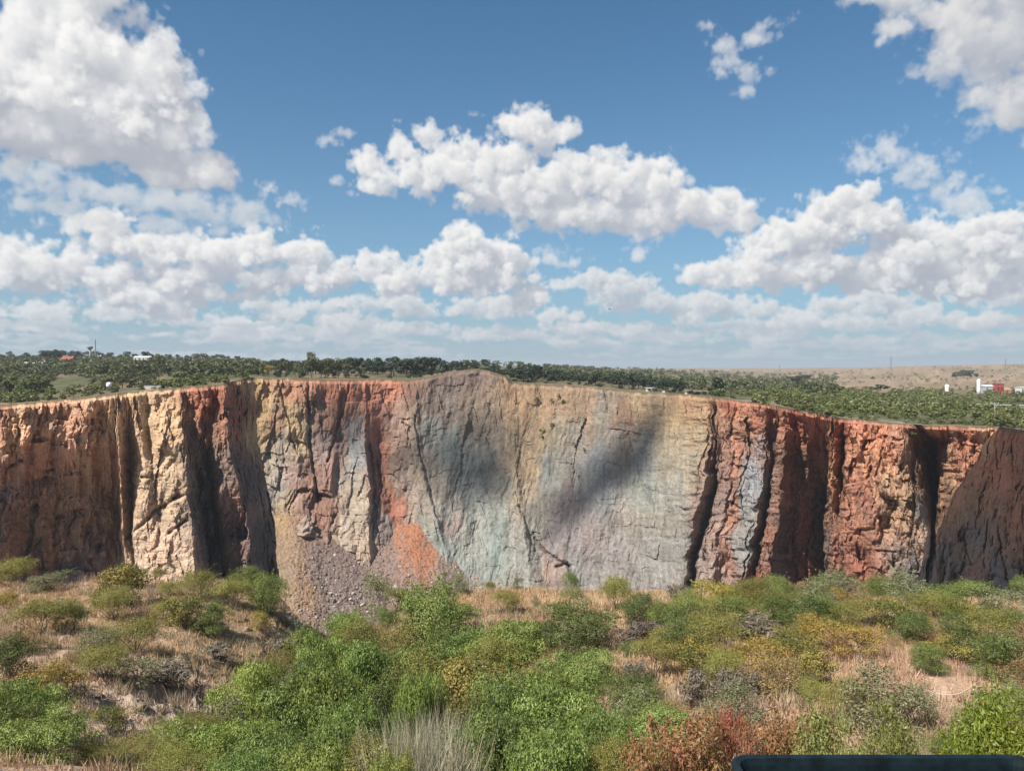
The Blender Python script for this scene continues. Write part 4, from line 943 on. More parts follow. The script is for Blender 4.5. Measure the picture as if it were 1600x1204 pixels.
def crown(seed, kind):
    r = np.random.default_rng(seed)
    K = KINDS[kind]; nl = K['lobes']; n = K['leaves']; top = K.get('flat', 0)
    a = r.uniform(0, 2 * math.pi, nl); rad = np.sqrt(r.random(nl)) * 0.34; h = r.uniform(K.get('low', 0.25), 0.78, nl)
    if top: h = 0.45 + 0.30 * r.random(nl) - 0.25 * (rad / 0.34) ** 2 * (1 - top)
    else: h = np.minimum(h, 0.86 - 0.55 * (rad / 0.34) ** 2 * r.uniform(0.5, 1, nl))
    h = np.maximum(h, K.get('low', 0.22))
    C = np.stack([rad * np.cos(a), rad * np.sin(a), h], 1); R = r.uniform(0.09, 0.19, nl) * K.get('lobe', 1.0)
    R[0] = 0.26 * K.get('lobe', 1.0); C[0] = (0, 0, 0.55 if not top else 0.6)
    w = R ** 2; idx = r.choice(nl, n, p=w / w.sum())
    d = r.normal(size=(n, 3)); d /= np.linalg.norm(d, axis=1, keepdims=True)
    d[:, 2] = np.where((d[:, 2] < -0.3) & (r.random(n) < 0.6), -d[:, 2], d[:, 2])
    shell = 1 - K.get('fill', 0.5) * 0.75 * r.random(n) ** 2.0
    bump = 1 + 0.22 * np.sin(d[:, 0] * 7 + idx) * np.sin(d[:, 1] * 6 + 2 * idx) + 0.15 * r.normal(size=n) * K.get('fuzz', 1)
    pos = C[idx] + d * (R[idx] * shell * bump)[:, None] * np.array([1, 1, K.get('squash', 0.9)])
    nrm = d + r.normal(size=(n, 3)) * K.get('mess', 0.45); nrm /= np.linalg.norm(nrm, axis=1, keepdims=True)
    along = None
    if K.get('droop'):
        m = r.random(n) < 0.65
        pos[m, 2] -= np.abs(r.normal(size=m.sum())) * K['droop']; pos[m, :2] *= 1.04
        along = np.tile([0, 0, -1.0], (n, 1)); nrm[:, 2] *= 0.5; nrm /= np.linalg.norm(nrm, axis=1, keepdims=True)
    # ragged sprigs that stand out of the outline
    ns_ = K.get('sprigs', 26); m = r.random(n) < 0.10; sp_i = r.integers(0, ns_, n); sl = r.integers(0, nl, ns_); sd = r.normal(size=(ns_, 3)); sd[:, 2] = np.abs(sd[:, 2]) * 0.9; sd /= np.linalg.norm(sd, axis=1, keepdims=True)
    tt_ = r.uniform(0.75, 1.55, n); spos = C[sl[sp_i]] + sd[sp_i] * (R[sl[sp_i]] * tt_)[:, None] + r.normal(size=(n, 3)) * 0.012
    pos[m] = spos[m]
    ok = pos[:, 2] > 0.03
    pos, nrm = pos[ok], nrm[ok]; along = along[ok] if along is not None else None
    mx = np.percentile(np.abs(pos[:, :2]), 95.5); pos[:, :2] *= 0.5 / mx; pos[:, 2] *= 1.0 / np.percentile(pos[:, 2], 97.0)
    var = np.clip(0.5 + 0.22 * r.normal(size=len(pos)) + 0.45 * (h01(idx[ok] + 0.0, idx[ok] * 0.0, seed) - 0.5), 0, 1)
    if K.get('patch'):                                                   # leaves that have turned colour, by branch
        turned = h01(idx[ok] + 0.0, idx[ok] * 0.0, seed + 5) < K['patch']; var = np.where(turned, 0.72 + 0.28 * r.random(len(var)), var * 0.6)
    v, f = leaf_quads(pos, nrm, np.full(len(pos), K['size']), r, K.get('aspect', 1.7), along)
    c = np.repeat(var, 4)[:, None] * np.ones((1, 3))
    me = mesh_np('crown', v, f, MATS[K['mat']], c)
    # limbs
    mb = MB(); ns = K.get('stems', 4); C2 = C.copy(); C2[:, :2] *= 0.5 / mx * 0.9; C2[:, 2] *= 1.0 / max(0.7, np.percentile(pos[:, 2], 99))
    trunk = K.get('trunk')
    if trunk: mb.tube([(0, 0, -0.08), (0.012, 0.0, trunk * 0.5), (0.0, 0.01, trunk)], [K.get('tw', 0.035) * 1.3, K.get('tw', 0.035), K.get('tw', 0.035) * 0.85], 7)
    z0 = trunk or 0.0
    for i in range(min(nl, ns)):
        e = C2[i]; s0 = np.array([r.uniform(-.02, .02), r.uniform(-.02, .02), z0 - 0.06]); m1 = s0 * 0.55 + e * 0.45 + r.normal(size=3) * 0.03; m1[2] = max(m1[2], z0 + 0.03)
        w0 = K.get('tw', 0.035) * (0.7 if trunk else 0.5)
        mb.tube([s0, m1, e], [w0, w0 * 0.7, w0 * 0.25], 5)
        for q in range(K.get('twigs', 2)):
            dd = r.normal(size=3) * 0.16; dd[2] = abs(dd[2]) * 0.7 + 0.05
            mb.tube([m1 * 0.3 + e * 0.7, e + dd * 0.5, e + dd], [w0 * 0.35, w0 * 0.22, w0 * 0.08], 4)
    return me, mb.mesh('limbs', MATS[K.get('bark', 'bark')])

MATS = {
 'pepper': leaf_mat('pepper_leaf', (0.058, 0.080, 0.016), (0.138, 0.186, 0.044), (0.235, 0.285, 0.080), 0.2, 0.26),
 'lime': leaf_mat('lime_leaf', (0.085, 0.115, 0.020), (0.175, 0.222, 0.048), (0.270, 0.310, 0.085), 0.22, 0.2),
 'olive': leaf_mat('olive_leaf', (0.090, 0.088, 0.020), (0.195, 0.182, 0.046), (0.290, 0.255, 0.080), 0.3, 0.18),
 'dark': leaf_mat('dark_leaf', (0.032, 0.046, 0.012), (0.085, 0.112, 0.030), (0.155, 0.180, 0.058), 0.25, 0.2),
 'green': leaf_mat('green_leaf', (0.058, 0.080, 0.016), (0.138, 0.170, 0.042), (0.220, 0.240, 0.075), 0.3, 0.2),
 'grey': leaf_mat('grey_green_leaf', (0.085, 0.092, 0.044), (0.175, 0.178, 0.086), (0.255, 0.245, 0.135), 0.25, 0.15),
 'yellow': leaf_mat('yellowing_leaf', (0.140, 0.110, 0.022), (0.255, 0.190, 0.042), (0.340, 0.245, 0.065), 0.28, 0.16),
 'rust': leaf_mat('rusty_leaf', (0.150, 0.098, 0.040), (0.240, 0.160, 0.068), (0.300, 0.205, 0.095), 0.25, 0.16),
 'mixed': leaf_mat('half_turned_leaf', (0.070, 0.078, 0.016), (0.140, 0.145, 0.036), (0.300, 0.215, 0.060), 0.28, 0.15),
 'twig': leaf_mat('bare_twig', (0.080, 0.065, 0.046), (0.125, 0.102, 0.074), (0.180, 0.150, 0.112), 0.05, 0.15),
 'red': leaf_mat('turning_leaf', (0.120, 0.125, 0.030), (0.265, 0.170, 0.070), (0.400, 0.150, 0.090), 0.3, 0.1),
 'crimson': leaf_mat('reddened_leaf', (0.150, 0.130, 0.035), (0.320, 0.130, 0.080), (0.420, 0.095, 0.090), 0.3, 0.1),
 'bright': leaf_mat('bright_leaf', (0.075, 0.105, 0.010), (0.155, 0.195, 0.022), (0.250, 0.275, 0.045), 0.4, 0.1),
 'sun': leaf_mat('pale_yellow_green_leaf', (0.115, 0.130, 0.030), (0.205, 0.215, 0.062), (0.290, 0.290, 0.110), 0.35, 0.1),
 'bark': flat_mat('bark', (0.135, 0.108, 0.085), 0.95, 0.3, 9),
 'pale_bark': flat_mat('bleached_wood', (0.42, 0.38, 0.33), 0.9, 0.2, 9),
}
KINDS = {
 'pepper': dict(mat='pepper', lobes=32, leaves=23000, size=0.013, aspect=2.6, droop=0.03, fill=0.35, lobe=0.80, low=0.2, trunk=0.22, tw=0.04, mess=0.42),
 'lime': dict(mat='lime', lobes=28, leaves=22000, size=0.013, aspect=2.6, droop=0.03, fill=0.35, lobe=0.82, low=0.2, trunk=0.2, tw=0.04, mess=0.42),
 'olive': dict(mat='olive', lobes=26, leaves=14000, size=0.0145, flat=0.3, fill=0.55, low=0.12, squash=0.75, stems=9, tw=0.03, lobe=1.05),
 'dark': dict(mat='dark', lobes=22, leaves=14000, size=0.017, fill=0.45, low=0.14, stems=8, tw=0.035),
 'green': dict(mat='green', lobes=24, leaves=14000, size=0.0155, fill=0.5, low=0.12, stems=8, tw=0.03),
 'round': dict(mat='pepper', lobes=36, leaves=19000, size=0.016, fill=0.3, low=0.12, stems=6, tw=0.03, lobe=1.1, mess=0.4),
 'grey': dict(mat='grey', lobes=16, leaves=4200, size=0.024, fill=0.7, low=0.12, stems=10, tw=0.028, twigs=4, fuzz=1.6),
 'yellow': dict(mat='yellow', lobes=18, leaves=5000, size=0.024, fill=0.6, low=0.14, stems=9, tw=0.028, twigs=3, fuzz=1.3),
 'rust': dict(mat='rust', lobes=16, leaves=4200, size=0.022, fill=0.7, low=0.10, stems=9, tw=0.024, twigs=4, fuzz=1.6),
 'mixed': dict(mat='mixed', lobes=20, leaves=5600, size=0.026, fill=0.55, low=0.12, stems=9, tw=0.03, patch=0.4, twigs=3),
 'twig': dict(mat='twig', lobes=18, leaves=1300, size=0.030, aspect=7.0, fill=0.95, low=0.1, stems=14, tw=0.02, twigs=7, fuzz=2.2),
 'red': dict(mat='red', lobes=40, leaves=15000, size=0.015, aspect=3.0, fill=0.6, low=0.12, stems=14, tw=0.012, twigs=4, lobe=0.8, fuzz=1.6),
 'crimson': dict(mat='crimson', lobes=34, leaves=12000, size=0.015, aspect=3.0, fill=0.6, low=0.12, stems=14, tw=0.012, twigs=4, lobe=0.8, fuzz=1.6),
 'bright': dict(mat='bright', lobes=28, leaves=15000, size=0.014, aspect=3.2, fill=0.5, low=0.1, stems=12, tw=0.014, twigs=4, fuzz=1.5),
 'sun': dict(mat='sun', lobes=26, leaves=10000, size=0.017, aspect=2.4, fill=0.7, low=0.15, stems=12, tw=0.012, twigs=5, lobe=0.85, fuzz=1.7),
}
CACHE = {}
def variant(kind, i):
    k = (kind, i)
    if k not in CACHE: CACHE[k] = crown(3000 + 37 * i + 911 * list(KINDS).index(kind), kind)
    return CACHE[k]
NVAR = {'pepper': 4, 'olive': 4, 'green': 3, 'dark': 3, 'mixed': 3, 'yellow': 2, 'grey': 2}
TREE_KINDS = ('pepper', 'lime')
count = {}
def plant(px, ptop, pbot, wpx, kind, label, Y=None, group=None, name=None, cat=None):
    if Y is None: p = base_at(px, pbot)
    else: p = np.array([(px - 800) / F * Y, Y, float(near_z(px, Y))])
    ztop = float(ray(px, ptop)[1]) * p[1]
    h = max((ztop - p[2]) * (1.12 if Y is None else 1.0), 0.5); w = wpx / F * p[1]
    c = count.get(kind, 0); count[kind] = c + 1
    cm, lm = variant(kind, c % NVAR.get(kind, 2))
    nm = name or ('pepper_tree' if kind in TREE_KINDS else 'shrub')
    e = empty(nm, p - np.array([0, 0, 0.05]), label, cat or ('tree' if kind in TREE_KINDS else 'shrub'), group, rz=rng.uniform(0, 6.28))
    e.scale = (w, w * rng.uniform(0.85, 1.1), h)
    obj('crown', cm, e); obj('trunk' if kind in TREE_KINDS else 'branches', lm, e)
    return e

PLANTS = [
 # the left knoll, along the pit's edge
 (18, 878, 918, 58, 'olive', 'olive bush at the pit edge before the shaded left wall, by the border'), (70, 898, 924, 66, 'grey', 'low grey-green bush on the left rim, right of the olive bush by the border'),
 (6, 926, 952, 42, 'yellow', 'small yellow-green bush cut by the left border below the rim bushes'), (62, 943, 992, 88, 'olive', 'wide olive bush of the touching pair on the left knoll'), (108, 946, 986, 42, 'green', 'small brighter green bush of the touching pair on the left knoll'),
 (180, 892, 948, 66, 'mixed', 'tall yellowing bush on the rim beside the foot of the cream buttress'), (205, 890, 920, 40, 'dark', 'dark green bush standing behind the tall yellowing bush on the rim'), (176, 925, 968, 62, 'olive', 'olive bush in front of the tall yellowing rim bush'),
 (246, 890, 910, 22, 'olive', 'smallest olive bush on the crest below the cream buttress'), (310, 897, 938, 66, 'olive', 'bright olive flat-topped bush on the crest under the cream buttress'), (377, 889, 912, 46, 'green', 'green bush at the crest against the dark face of the headland'),
 (363, 910, 952, 62, 'olive', 'olive bush between the flat-topped crest bush and the large bush at the knoll edge'), (416, 904, 960, 72, 'green', 'large green bush at the right end of the knoll, above the scree'), (252, 943, 970, 40, 'olive', 'small olive bush at the left of the half yellow thicket'),
 (287, 938, 982, 64, 'mixed', 'half yellow thicket in the middle of the left knoll'), (322, 946, 992, 54, 'dark', 'dark green bush joined to the half yellow thicket on the knoll'), (403, 958, 986, 26, 'yellow', 'small bright yellow bush above the eroded edge of the knoll'),
 (262, 912, 934, 30, 'olive', 'tiny olive bush behind the half yellow thicket'), (206, 974, 1022, 92, 'olive', 'broad olive bush in the centre of the knoll'), (148, 986, 1024, 58, 'grey', 'grey-green bush left of the broad central knoll bush'),
 (160, 1014, 1060, 76, 'olive', 'olive bush below the broad central knoll bush'), (205, 1030, 1070, 66, 'grey', 'grey leafless-looking bush right of the lower olive bush on the knoll'), (74, 1044, 1094, 84, 'yellow', 'golden dry bush above the large dark trees at lower left'),
 (36, 984, 1018, 56, 'rust', 'rusty dry bush at the left border under the touching pair'), (8, 1000, 1062, 66, 'dark', 'dark bush cut by the left border above the large trees'), (164, 1108, 1148, 46, 'mixed', 'small olive and yellow bush alone among the stones of the slope'),
 (262, 1036, 1068, 72, 'twig', 'bare brown bush on the stony slope'), (440, 1000, 1030, 40, 'twig', 'bare bush at the notch beside the eroded rock edge'), (330, 1010, 1036, 46, 'twig', 'low bare bush on the dry slope right of the knoll centre'), (110, 1015, 1040, 40, 'rust', 'small rusty bush left of the lower olive bush'),
 # large trees at the lower left
 (25, 1062, 1230, 120, 'pepper', 'large feathery dark green tree filling the lower left corner', 24), (60, 1120, 1260, 130, 'pepper', 'feathery tree in front of the large one at the lower left corner', 20.5), (-30, 1090, 1260, 120, 'pepper', 'tree half outside the left border near the bottom', 22),
 # the gully
 (672, 917, 985, 100, 'round', 'dense round bright green bush at the head of the gully', 49), (716, 944, 1000, 62, 'pepper', 'feathery tree at the right shoulder of the dense round bush', 54), (540, 962, 1010, 74, 'lime', 'bright green low tree at the notch where the scree shows', 54), (600, 948, 985, 40, 'green', 'small green bush left of the dense round bush', 57),
 (480, 985, 1040, 70, 'green', 'green bush under the eroded knoll edge in the gully', 48), (440, 1018, 1060, 60, 'olive', 'olive bush at the knoll side of the gully', 44), (565, 972, 1030, 80, 'olive', 'olive thorn bush behind the feathery trees of the upper gully', 50), (640, 975, 1030, 90, 'olive', 'olive thorn bush directly below the dense round bush', 48),
 (700, 985, 1050, 90, 'green', 'green bush between the olive thorn bush and the wide pepper tree', 46), (795, 980, 1062, 130, 'pepper', 'wide rich green pepper tree right of centre in the upper gully', 45), (735, 990, 1060, 90, 'pepper', 'pepper tree at the left shoulder of the wide rich green one', 45.5), (505, 1000, 1075, 100, 'pepper', 'blue-green feathery tree at the left of the upper gully', 42), (580, 1008, 1080, 120, 'pepper', 'broad feathery tree in the middle of the upper gully', 41),
 (455, 1040, 1100, 80, 'dark', 'dark bush in shadow at the knoll side of the gully', 38), (650, 1025, 1085, 110, 'olive', 'olive-brown bush in the centre of the gully', 39), (720, 1030, 1090, 110, 'mixed', 'brownish olive bush left of the feathery tree with drooping tips', 38), (790, 1045, 1100, 120, 'olive', 'olive bush below the wide rich green pepper tree', 36), (385, 1040, 1120, 100, 'lime', 'light green feathery tree against the dry knoll slope', 34),
 (345, 1092, 1150, 74, 'grey', 'grey-green bush at the foot of the stony slope', 31), (290, 1118, 1170, 80, 'olive', 'olive bush low on the slope left of the grey-green bush', 29), (520, 1050, 1130, 130, 'pepper', 'feathery tree in the middle left of the gully', 35), (590, 1062, 1130, 90, 'dark', 'dark shaded bush in the middle of the gully', 34), (905, 1024, 1110, 120, 'pepper', 'feathery pepper tree with drooping tips right of centre', 37), (865, 1040, 1110, 90, 'pepper', 'feathery tree at the left of the drooping-tipped one', 36.5),
 (652, 1058, 1140, 90, 'lime', 'bright lime green tree above the pale reeds', 31), (440, 1085, 1170, 130, 'pepper', 'large feathery tree left of the gully centre', 29.5), (540, 1100, 1180, 120, 'pepper', 'feathery tree between the lime green tree and the large left one', 28), (740, 1090, 1140, 80, 'mixed', 'brown-tinged bush right of the pale reeds', 31), (720, 1130, 1190, 80, 'grey', 'grey-green bush at the right edge of the pale reeds', 25), (800, 1070, 1180, 150, 'pepper', 'tall feathery tree in the lower centre', 29),
 (870, 1085, 1190, 170, 'pepper', 'largest feathery tree of the lower centre right', 27.5), (770, 1120, 1220, 130, 'pepper', 'feathery tree at the bottom of the picture right of the reeds', 24), (850, 1140, 1250, 170, 'pepper', 'wide feathery tree at the bottom centre right', 22), (940, 1120, 1200, 100, 'pepper', 'feathery tree beside the red-leaved bush', 25), (960, 1155, 1230, 80, 'olive', 'olive bush touching the left of the red-leaved bush', 22),
 (350, 1130, 1220, 140, 'lime', 'light green feathery tree at the lower left of the gully', 25), (260, 1135, 1210, 110, 'lime', 'light green feathery tree nearest the stony slope foot', 24.5), (430, 1150, 1250, 120, 'pepper', 'feathery tree low in the left gully', 23), (510, 1135, 1230, 110, 'pepper', 'feathery tree left of the reed bed', 24), (570, 1150, 1220, 80, 'olive', 'olive-brown bush at the left edge of the reed bed', 23.5), (200, 1160, 1240, 110, 'olive', 'olive bush at the bottom left below the stones', 22.5),
 (480, 1172, 1290, 140, 'lime', 'bright light green tree at the bottom left of the reeds', 20.5), (370, 1178, 1290, 130, 'pepper', 'feathery tree at the bottom edge left of the bright light green tree', 20.5), (270, 1180, 1280, 120, 'olive', 'olive bush at the bottom edge, third from the left corner', 20.5), (600, 1188, 1270, 90, 'lime', 'light green tops at the bottom edge under the reeds', 19.5), (140, 1178, 1260, 80, 'olive', 'olive bush at the bottom edge beside the corner trees', 21),
 (985, 1058, 1105, 90, 'dark', 'dark bush with bare grey limbs right of the feathery pepper tree', 33), (1000, 1078, 1130, 80, 'grey', 'blue-green bush under the dark bush with bare limbs', 30), (990, 1000, 1030, 40, 'green', 'small green bush between the pepper tree and the dry meadow', 41),
 # the dry meadow along the far edge
 (590, 905, 948, 44, 'grey', 'airy grey-green bush on the rim left of the dense round bush'), (716, 899, 932, 38, 'grey', 'airy grey-green bush on the rim right of the dense round bush'), (620, 922, 950, 40, 'olive', 'olive bush filling the gap beside the airy bush on the rim'), (790, 926, 958, 46, 'olive', 'olive bush with a grey stem base in the dry meadow'), (810, 903, 924, 16, 'grey', 'thin sapling on the rim left of the lone green rim bush'),
 (765, 910, 924, 16, 'olive', 'tiny olive sapling on the rim above the dry meadow'), (838, 932, 950, 16, 'grey', 'tiny grey sapling in the dry meadow'), (895, 900, 936, 32, 'green', 'lone green bush on the rim at the middle of the far wall'), (963, 906, 954, 56, 'olive', 'rounded yellow-olive bush on the rim right of the lone green one'), (905, 958, 1018, 120, 'dark', 'broad dark spreading shrub below the dry meadow'), (855, 972, 1010, 50, 'dark', 'dark shrub joined to the left of the broad spreading one'),
 (1003, 934, 978, 56, 'dark', 'dark bush at the right end of the dry meadow'), (1035, 945, 985, 56, 'green', 'green bush beside the dark one at the right end of the dry meadow'), (1000, 975, 1012, 70, 'twig', 'grey bare bush below the dark meadow-end bush'), (1025, 1004, 1064, 76, 'olive', 'olive bush standing alone at the left of the brown grass'), (1000, 1040, 1075, 50, 'twig', 'grey bare bush under the lone olive bush'),
 # the right-hand slope
 (1075, 938, 992, 66, 'green', 'green bush below the ragged ridge, first in the thicket'), (1066, 965, 1024, 74, 'dark', 'dark green bush in front of the first thicket bush'), (1112, 914, 962, 70, 'yellow', 'golden-leaved bush on the rim under the ragged ridge'), (1060, 915, 940, 36, 'twig', 'bare bush on the rim at the foot of the far wall'), (1128, 968, 1032, 86, 'olive', 'rounded yellow-olive bush with dark stems below the golden one'), (1150, 940, 985, 70, 'green', 'green bush right of the golden-leaved rim bush'),
 (1170, 918, 950, 84, 'olive', 'olive bush on the rim under the red ridge'), (1185, 965, 1004, 76, 'twig', 'grey bare bush in the middle of the right thicket'), (1215, 932, 975, 80, 'green', 'green bush in the thicket under the dark wall bands'), (1218, 907, 940, 70, 'green', 'grey-green leafy bush on the rim under the dark wall bands'), (1280, 905, 935, 46, 'green', 'small bush on the rim against the dark wall left of the lit buttress'), (1262, 932, 990, 84, 'dark', 'dark green bush with white dead twigs in it'),
 (1312, 922, 948, 40, 'yellow', 'yellow bush at the foot of the lit red buttress'), (1320, 948, 985, 70, 'olive', 'olive bush below the yellow one at the buttress foot'), (1285, 972, 1018, 76, 'yellow', 'yellow-brown bush below the bush with white twigs'), (1240, 990, 1030, 80, 'mixed', 'half yellow bush left of the yellow-brown one'), (1195, 1005, 1055, 86, 'yellow', 'dull yellow bush above the brown grass clearing'), (1130, 1010, 1050, 50, 'rust', 'rusty thin bush at the left of the brown grass clearing'), (1215, 1028, 1088, 92, 'rust', 'brown bush with bare stems at the clearing edge'),
 (1272, 1022, 1078, 62, 'mixed', 'olive-topped bush on dark bare stems in the clearing'), (1350, 982, 1032, 70, 'yellow', 'orange-yellow bush at the top of the clearing'), (1310, 990, 1030, 60, 'rust', 'brownish bush between two yellow ones at the top of the clearing'), (1385, 908, 936, 84, 'green', 'low green bush along the foot of the lit red buttress'), (1365, 940, 978, 70, 'olive', 'pale olive bush in front of the low green buttress bush'), (1400, 945, 992, 76, 'mixed', 'tall half yellow bush left of the dark round bush'),
 (1432, 962, 1008, 58, 'dark', 'dark round bush at the right of the clearing'), (1498, 965, 1002, 66, 'dark', 'second dark round bush, right of the first'), (1462, 930, 970, 60, 'olive', 'olive bush above and between the dark round bushes'), (1515, 912, 955, 84, 'green', 'large light green bush on the rim against the shaded wall'), (1455, 918, 945, 50, 'green', 'green bush on the rim where the shadow starts on the wall'), (1565, 925, 965, 76, 'grey', 'grey-green bush on the rim near the right border'), (1600, 905, 940, 30, 'green', 'bush at the right border against the shaded wall'),
 (1550, 958, 1005, 76, 'olive', 'olive bush right of the second dark round bush'), (1600, 960, 1010, 70, 'green', 'green bush cut by the right border'), (1480, 1000, 1030, 50, 'yellow', 'yellow bush under the second dark round bush'), (1520, 995, 1040, 80, 'mixed', 'brownish half yellow bush under the right thicket'), (1575, 995, 1064, 90, 'dark', 'dark shadowy bush at the lower edge of the right thicket'), (1610, 1030, 1090, 80, 'rust', 'rust-coloured bush cut by the right border'),
 (1458, 1012, 1055, 48, 'round', 'small dense bright green round bush alone in the brown clearing'), (1385, 1056, 1142, 120, 'grey', 'large grey thorn bush in the lower right clearing'), (1330, 1070, 1130, 76, 'olive', 'olive bush joined to the left of the large grey thorn bush'), (1440, 1080, 1135, 60, 'grey', 'grey twiggy bush at the right flank of the large grey thorn bush'), (1150, 1080, 1136, 100, 'grey', 'grey-green bush above the red-leaved bush'), (1090, 1055, 1100, 50, 'twig', 'grey bare bush in the brown grass left of centre right'),
 (1150, 1052, 1088, 84, 'twig', 'wide grey bare bush in the brown grass'), (1060, 1100, 1145, 70, 'rust', 'dry brown bush behind the red-leaved bush'), (1545, 1088, 1160, 84, 'green', 'green bush behind the bright yellow-green one at lower right'), (1490, 1150, 1200, 70, 'green', 'low green bush beside the bare pink ground', None), (1600, 1075, 1130, 60, 'grey', 'grey bush at the right border above the bright bush'),
]
for a in PLANTS:
    plant(a[0], a[1], a[2], a[3], a[4], a[5], a[6] if len(a) > 6 else None)
# low scrub between the larger bushes
FILL = [('olive', 'low olive scrub bush'), ('grey', 'low grey-green scrub bush'), ('mixed', 'low yellowing scrub bush'), ('green', 'low green scrub bush'), ('rust', 'low rusty scrub bush')]
for i in range(42):
    px = rng.uniform(1055, 1640); pb = rng.uniform(940, 1035) if i % 4 else rng.uniform(1035, 1110)
    if 1300 < px < 1530 and pb > 1030: continue
    w = rng.uniform(34, 72); kd, lb = FILL[i % 5]
    lb += (' by the rim' if pb < 965 else ' in mid slope' if pb < 1020 else ' low on the slope') + (' under the golden rim bush' if px < 1140 else ' under the red ridge' if px < 1210 else ' under the dark wall bands' if px < 1290 else ' below the lit red buttress' if px < 1430 else ' below the shadow line of the right wall' if px < 1520 else ' near the right border')
    plant(px, pb - w * rng.uniform(0.45, 0.7), pb, w, kd, lb, None, 'low scrub of the right thicket')
GF = [('olive', 'olive underwood bush'), ('green', 'green underwood bush'), ('round', 'dense green underwood bush')]
for i in range(20):
    Y = rng.uniform(21, 47); gxx = np.interp(Y, [14, 22, 30, 45, 58], [0, -3, -5.5, -8, -14]) + rng.uniform(-0.3, 1) * np.interp(Y, [21, 30, 47], [8.5, 10, 6]); px = 800 + F * gxx / Y
    if 600 < px < 740 and Y < 33: continue
    zt = near_z(px, Y) + rng.uniform(1.6, 3.0); py = 575 - F * zt / Y; w = rng.uniform(2.2, 3.6) * F / Y; kd, lb = GF[i % 3]
    lb += (' at the head of the gully' if Y > 40 else ' in the middle of the gully' if Y > 31 else ' low in the gully') + (', on the knoll side' if px < 500 else ', below the notch' if px < 600 else ', above the reeds' if px < 720 else ', among the pepper trees' if px < 860 else ', towards the dry meadow')
    plant(px, float(py), 0, w, kd, lb, Y, 'underwood of the gully')
# bushes close to the lookout
plant(1085, 1135, 1330, 170, 'red', 'near bush of green leaves turning red, left of the bin', 11.5)
plant(1142, 1122, 1330, 80, 'crimson', 'near bush with the reddest leaves, behind the bin corner', 12.5)
plant(1010, 1165, 1330, 110, 'red', 'near copper-leaved bush at the left of the red one', 10.5)
plant(1250, 1125, 1330, 130, 'red', 'near bush of green and coppery leaves behind the bin', 13)
plant(1310, 1120, 1300, 110, 'sun', 'near pale yellow-green bush behind the bin', 12)
plant(1395, 1108, 1300, 110, 'sun', 'near pale yellow-green bush with bare stems at the middle of the bin', 13)
plant(1565, 1100, 1300, 140, 'bright', 'near vivid yellow-green bush at the right border behind the bin', 10.5)
plant(1640, 1120, 1300, 120, 'bright', 'vivid bush half outside the right border', 10)

# ---------------------------------------------------------------- grass, reeds
def blades(pos, h, w, lean, r, col, colvar=0.25):
    n = len(pos); a = r.uniform(0, 2 * math.pi, n); d = np.stack([np.cos(a), np.sin(a), np.zeros(n)], 1)
    l = r.uniform(0, 2 * math.pi, n); ld = np.stack([np.cos(l), np.sin(l), np.zeros(n)], 1) * (lean * r.random(n))[:, None] * h[:, None]
    v = np.stack([pos - d * w[:, None], pos + d * w[:, None], pos + ld + np.array([0, 0, 1.0]) * h[:, None]], 1).reshape(-1, 3)
    c = np.repeat(col * (1 + colvar * r.normal(size=(n, 1))), 3, 0)
    return v, np.arange(3 * n).reshape(n, 3), np.clip(c, 0.01, 0.6)
grass_m, gnt, gout = new_mat('dry_grass')
_a = N(gnt, 'ShaderNodeAttribute', attribute_name='col'); _d = N(gnt, 'ShaderNodeBsdfDiffuse'); _t = N(gnt, 'ShaderNodeBsdfTranslucent'); _m = N(gnt, 'ShaderNodeMixShader'); _m.inputs[0].default_value = 0.3
for q in (_d, _t): gnt.links.new(_a.outputs['Color'], q.inputs[0])
gnt.links.new(_d.outputs[0], _m.inputs[1]); gnt.links.new(_t.outputs[0], _m.inputs[2]); gnt.links.new(_m.outputs[0], gout.inputs[0])
nt_ = 48000
ty = 13 + (66 - 13) * np.sqrt(rng.random(nt_ * 2)); tp = rng.uniform(-420, 2020, nt_ * 2)
Ye = np.interp(tp, NE_PX, NE_Y); X = (tp - 800) / F * ty
dens = 0.35 + 0.9 * sstep(-0.3, 0.4, fbm(X / 6, ty / 6, 4, 601))
dens = dens * (1 - 0.85 * np.exp(-((tp - 250) / 130) ** 2 - ((ty - 31) / 6) ** 2)) * (1 - 0.95 * np.exp(-((tp - 1475) / 40) ** 2 - ((ty - 30.5) / 2.4) ** 2))
ok = (ty < Ye + 0.4) & (rng.random(nt_ * 2) < dens)
tp, ty, X = tp[ok][:nt_], ty[ok][:nt_], X[ok][:nt_]
tz = near_z(tp, ty)
nb = 6; P0 = np.repeat(np.stack([X, ty, tz], 1), nb, 0); P0[:, :2] += rng.normal(size=(len(P0), 2)) * 0.10
hh = np.repeat(np.where(tp > 620, 0.42, 0.34) * rng.uniform(0.4, 1.15, len(tp)), nb) * rng.uniform(0.6, 1.2, len(P0))
straw = np.array([0.56, 0.375, 0.215]); pinkish = np.array([0.47, 0.310, 0.215]); greyb = np.array([0.33, 0.265, 0.20]); greenish = np.array([0.14, 0.135, 0.055])
k1 = sstep(-0.3, 0.4, fbm(X / 8, ty / 8, 3, 611))[:, None]; k2 = sstep(0.15, 0.5, fbm(X / 5, ty / 5, 3, 612))[:, None]; k3 = sstep(0.2, 0.5, fbm(X / 4 + 9, ty / 4, 3, 613))[:, None]
edgegold = sstep(50, 60, ty)[:, None] * sstep(560, 680, tp)[:, None]
gc = pinkish * (1 - k1) + straw * k1; gc = gc * (1 - 0.7 * k2) + greyb * 0.7 * k2; gc = gc * (1 - 0.5 * k3) + greenish * 0.5 * k3; gc = gc * (1 - edgegold * 0.6) + straw * 1.08 * edgegold * 0.6
